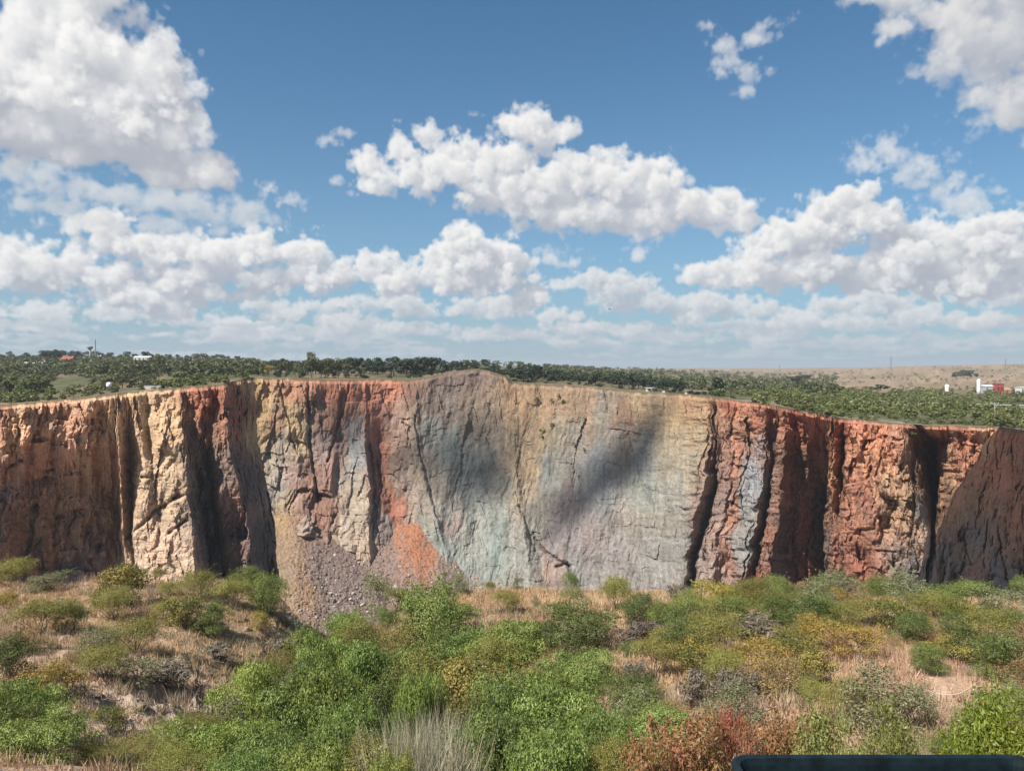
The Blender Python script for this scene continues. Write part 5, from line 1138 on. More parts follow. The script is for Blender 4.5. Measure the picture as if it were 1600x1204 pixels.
v, f, c = blades(P0, hh, np.full(len(P0), 0.022) * rng.uniform(0.7, 1.4, len(P0)), 0.7, rng, np.repeat(gc, nb, 0))
obj('dry_grass', mesh_np('dry_grass', v, f, grass_m, c), kind='stuff')
# tussocks of longer grass
nq = 3400
ty = 14 + 51 * np.sqrt(rng.random(nq)); tp = rng.uniform(-350, 1950, nq); Ye = np.interp(tp, NE_PX, NE_Y); X = (tp - 800) / F * ty
ok = (ty < Ye) & (fbm(X / 5 + 3, ty / 5, 3, 621) > -0.15) & (np.exp(-((tp - 1475) / 40) ** 2 - ((ty - 30.5) / 2.4) ** 2) < 0.3)
tp, ty, X = tp[ok], ty[ok], X[ok]; tz = near_z(tp, ty); nb = 34
sz_ = np.repeat(rng.uniform(0.5, 1.3, len(tp)), nb); P1 = np.repeat(np.stack([X, ty, tz], 1), nb, 0); P1[:, :2] += rng.normal(size=(len(P1), 2)) * 0.13 * sz_[:, None]
tc_ = np.repeat(np.array([[0.50, 0.36, 0.21], [0.42, 0.29, 0.20], [0.34, 0.285, 0.21], [0.30, 0.19, 0.125], [0.24, 0.225, 0.10], [0.58, 0.44, 0.28]])[rng.integers(0, 6, len(tp))], nb, 0)
v, f, c = blades(P1, 0.62 * sz_ * rng.uniform(0.5, 1.1, len(P1)), np.full(len(P1), 0.016), 0.9, rng, tc_, 0.18)
obj('grass_tussocks', mesh_np('grass_tussocks', v, f, grass_m, c), kind='stuff')
# pale reeds standing in the gully bottom
def reed_bed(name, spots, n, label):
    P = []; H = []
    for (px, py, y0, y1, k, hgt) in spots:
        m = int(n * k); yy = rng.uniform(y0, y1, m); pp = px + rng.normal(size=m) * py
        P.append(np.stack([(pp - 800) / F * yy, yy, near_z(pp, yy)], 1)); H.append(hgt * rng.uniform(0.55, 1.1, m))
    P = np.concatenate(P); H = np.concatenate(H)
    c1 = np.where(rng.random((len(P), 1)) < 0.45, np.array([[0.42, 0.37, 0.27]]), np.where(rng.random((len(P), 1)) < 0.5, np.array([[0.24, 0.26, 0.17]]), np.array([[0.33, 0.27, 0.185]])))
    v, f, c = blades(P, H, np.full(len(P), 0.024), 0.55, rng, c1, 0.2)
    obj(name, mesh_np(name, v, f, grass_m, c), kind='stuff')
reed_bed('reeds', [(655, 44, 20.5, 27, 0.75, 2.9), (705, 20, 27, 33, 0.25, 3.0)], 3400, '')

# ---------------------------------------------------------------- stones of the eroded slope, dead wood
stone_mat = flat_mat('weathered_stone', (0.20, 0.145, 0.110), 0.95, 0.3, 4)
sme = [mesh_np('stone', *rock_arrays(70 + i, rough=0.3), stone_mat) for i in range(6)]
spots = [(432, 948), (446, 955), (462, 950), (474, 958), (455, 968), (440, 972), (470, 972), (424, 960), (486, 968), (380, 985), (398, 996), (415, 1004), (436, 1008), (352, 1010), (365, 1024), (338, 1030), (320, 1048), (300, 1062), (282, 1074), (262, 1080), (240, 1090), (228, 1102), (210, 1112), (248, 1116), (190, 1096), (150, 1088), (128, 1100), (112, 1118), (140, 1132), (168, 1162), (205, 1140), (232, 1130), (105, 1140), (270, 1100), (305, 1090), (186, 1076), (212, 1082), (126, 1074), (345, 1056), (170, 1120), (222, 955), (130, 975), (95, 1000), (340, 975), (380, 968)]
for i, (px, py) in enumerate(spots):
    p = base_at(px, py); s = rng.uniform(0.14, 0.40) * (1.5 if px > 420 else 1.0)
    o = obj('stone', sme[i % 6], None, p + np.array([0, 0, 0.1 * s]), None, ('larger' if s > 0.34 else 'smaller') + ' brown stone ' + ('at the eroded edge above the scree' if px > 415 else 'on the broken ground beside the gully' if px > 330 else 'high on the dry knoll among bushes' if py < 1010 else 'on the stony slope above the little yellow-olive bush' if px > 160 else 'beside the large trees at lower left'), 'stone', 'stones of the eroded left knoll')
    o.scale = (s * rng.uniform(0.8, 1.4), s, s * rng.uniform(0.5, 0.9)); o.rotation_euler = (rng.uniform(-.4, .4), rng.uniform(-.4, .4), rng.uniform(0, 6.3))

def dead_wood(px, py, pts, r0, label, mat='pale_bark', Y=None, twigs=4, seed=1):
    """pts: pixel offsets of the limb's bends; lies or stands at the place where its foot meets the ground"""
    p = base_at(px, py) if Y is None else np.array([(px - 800) / F * Y, Y, float(near_z(px, Y))])
    r = np.random.default_rng(seed); k = p[1] / F
    e = empty('dead_branch', p, label, 'branch')
    L = [np.array([a * k, r.uniform(-.15, .15) * i, -b * k]) for i, (a, b) in enumerate(pts)]
    mb = MB(); n = len(L); mb.tube(L, [r0 * (1 - 0.75 * i / (n - 1)) for i in range(n)], 6); mb.build('limb', MATS[mat], e)
    for i in range(twigs):
        q = r.uniform(0.3, 0.95) * (n - 1); j = min(int(q), n - 2); s = L[j] + (L[j + 1] - L[j]) * (q - j); d = (L[j + 1] - L[j]); d = d / (np.linalg.norm(d) + 1e-6)
        side = r.normal(size=3) * 0.7 + d; side /= np.linalg.norm(side); ln = np.linalg.norm(L[-1] - L[0]) * r.uniform(0.2, 0.4)
        t = MB(); t.tube([s, s + side * ln * 0.5 + r.normal(size=3) * 0.03, s + side * ln + np.array([0, 0, 0.15 * ln])], [r0 * 0.35, r0 * 0.25, r0 * 0.08], 5); t.build('twig', MATS[mat], e)
dead_wood(64, 1130, [(0, 0), (12, -14), (24, -24), (34, -34)], 0.035, 'pale dead branch sticking out beside the large trees at lower left', twigs=4, seed=3, Y=27)
dead_wood(965, 1108, [(0, 10), (-6, -10), (2, -24), (-2, -40), (4, -50)], 0.05, 'bleached bare limbs in the dark bush right of the pepper tree', twigs=7, seed=5, Y=31.5)
dead_wood(1016, 1108, [(0, 0), (10, -3), (22, -2), (30, -6)], 0.05, 'dark dead stub lying in the grass under the blue-green bush', 'bark', twigs=2, seed=6)
dead_wood(1270, 985, [(0, 0), (-4, -25), (8, -45), (4, -60)], 0.05, 'white dead twigs standing in the dark green bush of the right thicket', twigs=8, seed=8)
dead_wood(1432, 945, [(0, 0), (-2, -10), (2, -20), (0, -28)], 0.05, 'thin white dead stem at the rim below the buttress', twigs=4, seed=9)
dead_wood(1580, 945, [(0, 0), (2, -12), (-2, -24)], 0.05, 'thin white dead stem on the rim near the right border', twigs=4, seed=10)
dead_wood(1437, 1112, [(0, 0), (14, -16), (30, -26), (46, -33), (66, -38)], 0.035, 'long arching white branch over the bare pink ground', twigs=2, seed=11, Y=27)
dead_wood(1318, 1210, [(0, 0), (0, -40), (4, -68), (22, -78), (30, -92)], 0.014, 'forked grey bare stem rising just behind the bin', twigs=3, seed=12, Y=9.5)
dead_wood(1285, 1215, [(0, 0), (16, -25), (30, -50)], 0.010, 'slanting grey bare stem behind the left half of the bin', twigs=2, seed=13, Y=9)
dead_wood(1333, 1215, [(0, 0), (0, -45), (1, -86)], 0.008, 'thin upright dark stem behind the middle of the bin', 'bark', twigs=1, seed=14, Y=9)
dead_wood(1410, 1215, [(0, 0), (4, -30), (10, -66)], 0.012, 'dark slanting stem behind the right half of the bin', 'bark', twigs=2, seed=15, Y=9.5)

# ================================================================ trees beyond the rim
def far_tree(seed, n, lobes, size, mat, trunk=0.3, spread=0.36, flat=0.0, low=0.3, squash=0.85, fill=0.5):
    r = np.random.default_rng(seed)
    a = r.uniform(0, 6.28, lobes); rad = np.sqrt(r.random(lobes)) * spread
    h = np.clip(r.uniform(low, 0.82, lobes) - flat * rad, low, 0.86) - 0.5 * rad ** 2
    C = np.stack([rad * np.cos(a), rad * np.sin(a), h], 1); R = r.uniform(0.10, 0.20, lobes); C[0] = (0, 0, 0.68); R[0] = 0.24
    idx = r.integers(0, lobes, n); d = r.normal(size=(n, 3)); d /= np.linalg.norm(d, axis=1, keepdims=True)
    d[:, 2] = np.where((d[:, 2] < -0.2) & (r.random(n) < 0.6), -d[:, 2], d[:, 2])
    pos = C[idx] + d * (R[idx] * (1 - fill * r.random(n) ** 1.5))[:, None] * np.array([1, 1, squash])
    pos[:, :2] *= 0.5 / np.percentile(np.abs(pos[:, :2]), 99); pos[:, 2] = np.maximum(pos[:, 2], 0.02); pos[:, 2] /= np.percentile(pos[:, 2], 99.5)
    nrm = d + r.normal(size=(n, 3)) * 0.6; nrm /= np.linalg.norm(nrm, axis=1, keepdims=True)
    v, f = leaf_quads(pos, nrm, np.full(n, size), r, 1.4)
    c = np.repeat(np.clip(0.5 + 0.25 * r.normal(size=n) + 0.4 * (h01(idx + 0.0, idx * 0.0, seed) - 0.5), 0, 1), 4)[:, None] * np.ones((1, 3))
    mi = np.zeros(len(f), int)
    if trunk:
        mb = MB(); mb.tube([(0, 0, -0.05), (0.01, 0.01, trunk), (0, 0, 0.6)], [0.03, 0.024, 0.012], 5, caps=False)
        for i in range(3): mb.tube([(0, 0, trunk), C[i] * np.array([0.9, 0.9, 0.9])], [0.016, 0.006], 4, caps=False)
        tv = np.array(mb.v); tf = np.array([q for q in mb.f]); f = np.concatenate([f, tf + len(v)]); v = np.concatenate([v, tv]); c = np.concatenate([c, np.full((len(tv), 3), 0.5)]); mi = np.concatenate([mi, np.ones(len(tf), int)])
    return mesh_np('tree', v, f, None, c, mats=[mat, MATS['bark']], mat_index=mi)
FM = {
 'mid': leaf_mat('far_mid_leaf', (0.040, 0.050, 0.019), (0.088, 0.101, 0.039), (0.148, 0.156, 0.066), 0.2, 0.3),
 'dark': leaf_mat('far_dark_leaf', (0.014, 0.024, 0.013), (0.030, 0.046, 0.024), (0.055, 0.075, 0.040), 0.15, 0.25),
 'bush': leaf_mat('far_bush_leaf', (0.048, 0.060, 0.018), (0.108, 0.122, 0.038), (0.175, 0.180, 0.066), 0.2, 0.28),
 'yellow': MATS['yellow'],
}
FT = {
 'mid': [far_tree(500 + i, 1700, 16, 0.060, FM['mid'], 0.12, 0.36, 0, 0.12) for i in range(5)],
 'tall': [far_tree(520 + i, 1300, 13, 0.055, FM['mid'], 0.42, 0.30, 0, 0.4) for i in range(3)],
 'dark': [far_tree(540 + i, 1500, 12, 0.065, FM['dark'], 0.25, 0.34, 0, 0.2) for i in range(5)],
 'bush': [far_tree(560 + i, 1000, 11, 0.075, FM['bush'], 0, 0.36, 0.3, 0.12, 0.75) for i in range(6)],
 'yellow': [far_tree(580, 1200, 12, 0.06, FM['yellow'], 0.25)],
}
fr = np.random.default_rng(77)
def far_place(kind, px, Y, h, w, label, cat, group=None, name='tree', main=None, sink=0.0):
    m = (px > 393) if main is None else main
    z = float(plateau_z(px, Y, m)[0])
    X = float(ray(px, 580)[0]) * Y
    o = obj(name, FT[kind][fr.integers(len(FT[kind]))], None, (X, Y, z - sink), None, label, cat, group)
    o.scale = (w, w * fr.uniform(0.85, 1.15), h); o.rotation_euler = (0, 0, fr.uniform(0, 6.28))
    return o
def zone(px, Y):
    """words for where in the view beyond the rim a tree or bush stands"""
    d = Y - float(rim_at(px)[0])
    if px < 397:
        dep = 'on the very lip' if d < 22 else 'close behind the rim' if d < 110 else 'in the middle of the woods' if d < 280 else 'at the back of the woods'
        w = 'by the left border' if px < 35 else 'below the long grey-roofed house' if px < 85 else 'below the red-roofed house' if px < 132 else 'below the water tower' if px < 162 else 'around the white tank' if px < 196 else 'around the concrete barrier' if px < 275 else 'above the striped red wall' if px < 345 else 'on the headland corner'
    elif px < 1120:
        dep = 'on the lip' if d < 14 else 'close behind the rim' if d < 80 else 'deep in the belt'
        w = 'behind the yellow tree' if px < 455 else 'behind the tallest rim tree' if px < 520 else 'above the orange chute' if px < 640 else 'left of the grey mound' if px < 735 else 'right of the grey mound' if px < 830 else 'above the bushes of the wall' if px < 862 else 'just right of the wall bushes' if px < 900 else 'above the dark cloud shadow' if px < 940 else 'midway to the white hut' if px < 975 else 'just left of the white hut' if px < 1010 else 'just right of the white hut' if px < 1050 else 'above the white marker blocks'
    else:
        dep = 'on the very rim' if d < 14 else 'near the rim' if d < 60 else 'in mid bushland' if d < 160 else 'at the back of the bushland'
        w = 'above the orange soil corner' if px < 1190 else 'above the dark wall bands' if px < 1290 else 'left of the pale bare ground' if px < 1360 else 'around the pair of power poles' if px < 1410 else 'below the short silo' if px < 1495 else 'below the tall silo' if px < 1548 else 'below the red building' if px < 1585 else 'by the right border'
    return dep + ', ' + w
def size_word(h, a, b): return 'small' if h < a else 'tall' if h > b else 'middling'
def poisson(n, gen, dmin):
    out = []
    for _ in range(n * 30):
        p = gen()
        if all((p[0] - q[0]) ** 2 + ((p[1] - q[1]) * 0.5) ** 2 > dmin ** 2 for q in out[-400:]): out.append(p)
        if len(out) >= n: break
    return out
# woods behind the left rim
def gl():
    px = fr.uniform(-70, 392); yr = float(rim_at(px)[0]); Y = yr + 2.5 + (520 - 0) * fr.random() ** 2.0
    return px, Y
left = []
while len(left) < 205:
    px, Y = gl()
    be = float(back_edge(px))
    inl = float(sun_gap(np.array([px]))[()]) if px > 62 else 0
    if px > 62 and be - 2 < Y < inl + 3: continue
    left.append((px, Y))
for px, Y in left:
    near = Y < float(rim_at(px)[0]) + 45 and px < 392
    if near: 
        h = fr.uniform(1.6, 3.6); far_place('bush', px, Y, h, h * fr.uniform(1.1, 1.6), size_word(h, 2.2, 3.0) + ' green bush ' + zone(px, Y), 'bush', 'bushes along the left rim', 'bush', main=False)
    else:
        h = fr.uniform(4.5, 9.5) * (0.8 if px < 110 and Y < 480 else 1.0); mn = px > 100 and Y > 390; kk = 'mid' if fr.random() < 0.8 else 'tall'
        far_place(kk, px, Y, h, h * fr.uniform(1.0, 1.55), size_word(h, 5.8, 8.0) + (' bushy' if kk == 'mid' else ' slender') + ' green tree ' + zone(px, Y), 'tree', 'woods behind the left rim', main=mn)
for i in range(36):
    px = -60 + 470 * (i + fr.uniform(-.4, .4)) / 36; Y = fr.uniform(860, 1050); h = fr.uniform(9, 16)
    far_place('dark' if fr.random() < 0.7 else 'mid', px, Y, h, h * fr.uniform(0.8, 1.3), size_word(h, 11, 14) + ' dark skyline tree ' + zone(px, 600).split(', ')[1], 'tree', 'dark treeline on the left skyline', main=False)
# trees on the rim of the far wall
for (px, hp, w, k, lab) in [(412, 22, 16, 'mid', 'first light tree on the far rim beside the headland corner'), (420, 19, 16, 'yellow', 'single yellow tree on the far rim near the headland corner'), (446, 26, 22, 'mid', 'grey-green tree on the far rim left of the tallest one'), (462, 22, 18, 'tall', 'slim tree touching the left of the tallest rim tree'), (487, 40, 26, 'tall', 'tallest tree on the far rim, with an open airy top'), (509, 30, 24, 'mid', 'broad mid-green tree right of the tallest rim tree'), (528, 31, 22, 'mid', 'rounded tree second right of the tallest rim tree'), (545, 22, 22, 'mid', 'low rounded tree third right of the tallest rim tree'), (562, 18, 20, 'mid', 'small green tree where the light rim trees end'), (432, 17, 16, 'mid', 'low tree between the yellow tree and the grey-green one'), (475, 18, 18, 'mid', 'low tree at the foot of the tallest rim tree')]:
    Y = float(rim_at(px, True)[0]) + 8 + fr.uniform(0, 8); o = far_place(k, px, Y, hp / F * Y, w / F * Y, lab, 'tree', main=True)
for i in range(66):
    px = 395 + 480 * (i + fr.uniform(-.6, .6)) / 66; Y = fr.uniform(540, 700) if i % 3 else fr.uniform(500, 560)
    top = np.interp(px, [390, 560, 620, 720, 800, 850, 880], [564, 563, 562, 560, 569, 574, 582]); base = 580; h = max(5, (575 - top) / F * Y - float(plateau_z(px, Y)[0])) * fr.uniform(0.85, 1.2)
    if 690 < px < 800: h = min(h, 5.5)
    far_place('dark', px, Y, h, h * fr.uniform(0.7, 1.1) + 2, size_word(h, 8, 11) + ' dark belt tree ' + zone(px, Y), 'tree', 'dark belt of trees behind the far rim', main=True)
for i in range(34):
    px = 800 + 270 * (i + fr.uniform(-.5, .5)) / 34; yr = float(rim_at(px)[0]); Y = yr + fr.uniform(12, 70)
    top = np.interp(px, [790, 850, 900, 960, 985, 1010, 1030, 1050, 1072, 1085], [572, 574, 582, 580, 578, 581, 592, 588, 592, 602]); h = max(3, float(ray(px, top)[1]) * Y - float(plateau_z(px, Y)[0])) * fr.uniform(0.7, 1.02)
    far_place('dark', px, Y, h, h * fr.uniform(0.7, 1.05) + 2, size_word(h, 6, 10) + ' dark rounded tree ' + zone(px, Y), 'tree', 'dark trees close behind the far rim', main=True)
far_place('dark', 1121, float(rim_at(1121)[0]) + 22, 9.2, 9.5, 'lone dark round tree on the rim at the right end of the dark belt', 'tree', main=True)
for i in range(40):
    px = fr.uniform(560, 1140); yr = float(rim_at(px)[0]); far_place('dark', px, yr + fr.uniform(3, 12), fr.uniform(1.2, 2.6), fr.uniform(2.5, 4.5), 'low dark scrub bush ' + zone(px, yr + 5), 'bush', 'dark scrub on the far lip', 'bush', main=True)
# bushland on the right rim
def gr():
    px = fr.uniform(1120, 1680); yr = float(rim_at(px)[0]); Y = yr + 2 + 380 * fr.random() ** 2.3; return (px, Y) if fbm(np.array([px / 26.0]), np.array([Y / 34.0]), 3, 711)[0] > fr.uniform(-0.35, 0.2) else gr()
pts = [p for p in poisson(330, gr, 3.0)]
nb_ = 0
for px, Y in pts:
    yr = float(rim_at(px)[0])
    if (1345 < px < 1440 and Y < yr + 14) or (1150 < px < 1235 and Y < yr + 12) or nb_ > 185: continue
    nb_ += 1; h = fr.uniform(1.8, 4.2)
    far_place('bush', px, Y, h, h * fr.uniform(1.3, 2.0), size_word(h, 2.5, 3.5) + ' green bush ' + zone(px, Y), 'bush', 'bushland on the right rim', 'bush', main=True)
for i in range(40):
    px = 1245 + 440 * (i + fr.uniform(-.5, .5)) / 40; yr = float(rim_at(px)[0]); Y = yr + fr.uniform(1.2, 11)
    if 1350 < px < 1435: continue
    h = fr.uniform(1.2, 2.6); far_place('bush', px, Y, h, h * fr.uniform(1.4, 2.2), size_word(h, 1.7, 2.2) + ' low bush hugging the edge ' + zone(px, Y).split(', ')[1], 'bush', 'bushes hugging the right rim', 'bush', main=True)
for (px, hp, w, lab) in [(1418, 14, 22, 'bush rooted in the notch of the right rim above the triangular spur'), (1425, 8, 14, 'small bright bush hanging just below the notch in the right rim'), (1558, 20, 26, 'dark bush on the right rim beside the pole with the crossarm'), (1362, 16, 26, 'rounded bush at the left end of the pale bare ground on the rim')]:
    Y = float(rim_at(px)[0]) + (3.0 if px != 1425 else -1.2); o = far_place('bush', px, Y, hp / F * Y * 1.2, w / F * Y, lab, 'bush', None, 'bush', main=True)
    if px == 1425: o.location.z -= 4.5
# the wooded valley, the scrub of the far hillside and everything too far to tell apart
def mass(name, gen0, n, kind, hr, wr, zmain=True):
    def gen():
        while True:
            p = gen0()
            if fbm(np.array([p[0] / 30.0]), np.array([p[1] / 60.0]), 3, 713)[0] > fr.uniform(-0.4, 0.25): return p
    r = np.random.default_rng(len(name)); V, Fc, Cc, MI = [], [], [], []; off = 0
    base = []
    for m in FT[kind]:
        nv = len(m.vertices); v = np.zeros(nv * 3, np.float32); m.vertices.foreach_get('co', v); v = v.reshape(-1, 3)
        c = np.zeros(nv * 4, np.float32); m.color_attributes['col'].data.foreach_get('color', c); c = c.reshape(-1, 4)[:, :3]
        sel = r.permutation(min(nv, 3600) // 4)[:84]; vi = (sel[:, None] * 4 + np.arange(4)).ravel(); base.append((v[vi], c[vi]))
    PXY = np.array([gen() for _ in range(n)]); Z = plateau_z(PXY[:, 0], PXY[:, 1], zmain)
    for (px, Y), z in zip(PXY, Z):
        v, c = base[r.integers(len(base))]; h = r.uniform(*hr); w = h * r.uniform(*wr); a = r.uniform(0, 6.28); ca, sa = math.cos(a), math.sin(a)
        cc = v.mean(0) * 0; q = v.reshape(-1, 4, 3); mid = q.mean(1, keepdims=True); q = (mid + (q - mid) * 2.7).reshape(-1, 3)
        p = np.stack([(q[:, 0] * ca - q[:, 1] * sa) * w, (q[:, 0] * sa + q[:, 1] * ca) * w, q[:, 2] * h], 1) + np.array([float(ray(px, 580)[0]) * Y, Y, z - 0.1])
        V.append(p); Cc.append(np.clip(c * r.uniform(0.75, 1.25), 0, 1)); Fc.append(np.arange(len(p)).reshape(-1, 4) + off); off += len(p)
    obj(name, mesh_np(name, np.concatenate(V), np.concatenate(Fc), FM[kind], np.concatenate(Cc)), kind='stuff')
mass('valley_woodland', lambda: (fr.uniform(850, 1310) if fr.random() < 0.8 else fr.uniform(400, 900), 560 + 1500 * fr.random() ** 1.3), 900, 'mid', (3.5, 9), (0.9, 1.5))
mass('right_scrub', lambda: (fr.uniform(1180, 1720), 330 + 420 * fr.random() ** 1.1), 1150, 'bush', (1.8, 4.0), (1.3, 2.0))
mass('hillside_scrub', lambda: (fr.uniform(1000, 1740), 760 + 1500 * fr.random() ** 1.2), 420, 'mid', (1.5, 4.5), (1.0, 1.8))
mass('ground_scrub', lambda: (lambda px: (px, float(rim_at(px)[0]) + 3 + 560 * fr.random() ** 1.5))(fr.uniform(-80, 60)), 380, 'bush', (1.0, 2.6), (1.3, 2.0), False)
mass('distant_woods', lambda: (fr.uniform(-80, 400), fr.uniform(470, 1100)), 1500, 'mid', (4.5, 9), (0.9, 1.4), False)
mass('mound_scrub', lambda: (fr.uniform(640, 900), fr.uniform(505, 640)), 220, 'dark', (1.2, 2.6), (1.2, 2.0))
for (px, Y, h, w, lab) in [(1493, 1480, 11, 13, 'left tree of the round clump on the right skyline'), (1505, 1480, 15, 22, 'large middle tree of the round clump on the right skyline'), (1517, 1490, 14, 18, 'right tree of the round clump on the right skyline'), (1526, 1490, 8, 7, 'small tree just right of the round clump on the right skyline'), (1256, 1200, 12, 24, 'broad lone tree at the foot of the tan hill'), (1364, 1500, 5, 9, 'small lone tree on the crest of the tan hill'), (1243, 900, 11, 14, 'dark tree at the left end of the tan hillside'), (1376, 800, 6, 16, 'dark spreading bush low on the tan hillside'), (1360, 800, 4, 9, 'small dark bush left of the dark spreading one on the tan hillside')]:
    far_place('dark', px, Y, h, w, lab, 'tree', main=True)
far_place('tall', 248, 470, 16, 9, 'pale thin tree standing above the woods behind the left rim', 'tree', main=True)

# ================================================================ buildings and masts beyond the rim
W_WALL = flat_mat('white_wall', (0.55, 0.53, 0.49), 0.8, 0.06, 0.6); W_PAINT = flat_mat('white_silo_paint', (0.80, 0.80, 0.79), 0.6, 0.04, 0.5); G_ROOF = flat_mat('pale_grey_roof', (0.42, 0.44, 0.44), 0.6, 0.1, 0.6)
R_ROOF = flat_mat('red_roof', (0.22, 0.075, 0.055), 0.8, 0.15, 0.6); R_WALL = flat_mat('red_cladding', (0.30, 0.040, 0.038), 0.6, 0.1, 0.5); DARK = flat_mat('dark_opening', (0.03, 0.03, 0.032), 0.4, 0.1, 2); STEEL = flat_mat('weathered_steel', (0.20, 0.20, 0.20), 0.6, 0.15, 2)
CONC = flat_mat('pale_concrete', (0.46, 0.44, 0.40), 0.9, 0.12, 0.4); OR_ROOF = flat_mat('rusty_roof', (0.33, 0.19, 0.12), 0.8, 0.2, 0.4); POLE = flat_mat('grey_pole', (0.34, 0.33, 0.31), 0.8, 0.1, 1); GREYW = flat_mat('grey_shed_wall', (0.33, 0.35, 0.37), 0.7, 0.08, 0.4)
def spot(px, Y, main=True): return np.array([float(ray(px, 580)[0]) * Y, Y, float(plateau_z(px, Y, main)[0])])
def house(name, px, Y, w, d, hw, hr, wall, roof, label, cat='house', windows=3, main=False, rz=0.0, dz=0.0, door=True, chimney=False):
    e = empty(name, spot(px, Y, main) + np.array([0, 0, dz]), label, cat, rz=rz)
    m = MB(); m.box(-w / 2, w / 2, -d / 2, d / 2, -1.5, hw); m.build('wall', wall, e)
    r = MB(); o = 0.35
    r.add([(-w / 2 - o, -d / 2 - o, hw), (w / 2 + o, -d / 2 - o, hw), (w / 2 + o, d / 2 + o, hw), (-w / 2 - o, d / 2 + o, hw), (-w / 2 - o, 0, hw + hr), (w / 2 + o, 0, hw + hr)], [(0, 1, 5, 4), (2, 3, 4, 5), (1, 2, 5), (3, 0, 4), (0, 3, 2, 1)])
    ro = r.build('roof', roof, e)
    if chimney: c = MB(); c.box(w / 2 - 1.2, w / 2 - 0.3, -0.4, 0.5, hw, hw + hr + 1.6); c.build('chimney', wall, ro)
    for i in range(windows):
        x = -w / 2 + w * (i + 0.5) / windows; q = MB(); q.box(x - 0.55, x + 0.55, -d / 2 - 0.03, -d / 2 + 0.05, hw * 0.38, hw * 0.78); q.build('window', DARK, e)
    if door: q = MB(); x = -w / 2 + w * 0.3 / max(windows, 1) + w / max(windows, 1); q.box(x - 0.45, x + 0.45, -d / 2 - 0.035, -d / 2 + 0.05, 0, min(2.1, hw * 0.9)); q.build('door', R_ROOF, e)
    return e
house('house', 50, 640, 22, 8, 3.0, 2.2, CONC, G_ROOF, 'long low house with a pale grey roof among the trees at far left', windows=5, dz=2.0, chimney=True)
house('house', 107, 690, 9.5, 8, 3.2, 3.4, W_WALL, R_ROOF, 'small white house with a red roof, in the trees right of the long grey one', windows=2, dz=4.0)
house('house', 81, 630, 5, 5, 3.4, 1.4, W_WALL, G_ROOF, 'small white gabled outbuilding at the end of the long grey-roofed house', 'outbuilding', windows=1, dz=1.0)
house('house', 224, 780, 16, 7, 3.0, 1.8, W_WALL, G_ROOF, 'pale roof showing between trees in the middle of the left woods', windows=4, dz=4.5)
t = empty('water_tank', spot(170, 300, False), 'small white round tank standing near the left rim', 'tank'); m = MB(); m.lathe([(0, 0.7), (0.7, 0.75), (0.95, 1.2), (0.98, 1.9), (0.8, 2.4), (0.35, 2.7), (0, 2.75)], 20); m.build('tank_body', W_PAINT, t, True)
m = MB(); [m.tube([(x, y, -0.3), (x * .9, y * .9, 1.1)], [0.06, 0.06], 5) for x, y in ((.6, .6), (-.6, .6), (.6, -.6), (-.6, -.6))]; m.build('stand', STEEL, t)
e = empty('concrete_wall', spot(246, 268, False), 'long pale concrete barrier lying on the left rim', 'wall', rz=0.05); m = MB(); m.box(-4.6, 4.6, -0.2, 0.2, -0.3, 0.85); m.build('wall_body', CONC, e); m = MB(); m.box(-4.7, 4.7, -0.27, 0.27, 0.85, 0.95); m.build('coping', CONC, e)
# water tower and mast on the left skyline
p = spot(141, 950, False); e = empty('water_tower', p, 'funnel-shaped water tower rising above the left skyline', 'water tower')
zt = float(ray(141, 541)[1]) * 950 - p[2]; m = MB(); m.tube([(0, 0, -1), (0, 0, zt - 4.4)], [1.1, 0.8], 14); m.build('shaft', STEEL, e, True)
m = MB(); m.lathe([(0.0, zt - 5), (0.8, zt - 4.8), (3.6, zt - 1.4), (3.7, zt - 0.4), (3.2, zt), (0, zt + 0.3)], 22); m.build('tank', STEEL, e, True)
p = spot(149.5, 940, False); zt = float(ray(149.5, 531)[1]) * 940 - p[2]; e = empty('radio_mast', p, 'slim dark mast beside the funnel-shaped water tower', 'mast')
m = MB(); m.tube([(0, 0, -1), (0, 0, zt)], [0.75, 0.55], 8); m.build('pole', STEEL, e); m = MB(); m.tube([(0, 0, zt), (0, 0, zt + 3)], [0.12, 0.08], 5); m.build('antenna', STEEL, e)
# little buildings on the far rim
def yr_(px): return float(rim_at(px, True)[0])
house('hut', 1014, yr_(1014) + 5, 3.0, 2.4, 1.9, 0.3, W_WALL, CONC, 'white hut right on the rim below the dark trees', 'hut', windows=1, main=True, door=False)
for px, w, lab in ((1037, 1.3, 'small pale box on the rim, right of the white hut'), (1072, 1.0, 'white marker block on the rim below the large dark round tree'), (1091, 1.2, 'pale block at the right end of the dark trees on the rim')):
    e = empty('marker_block', spot(px, yr_(px) + 5), lab, 'block'); m = MB(); m.box(-w / 2, w / 2, -.5, .5, -.3, .9); m.build('body', W_WALL, e); m = MB(); m.box(-w / 2 - .08, w / 2 + .08, -.58, .58, .9, 1.02); m.build('cap', CONC, e)
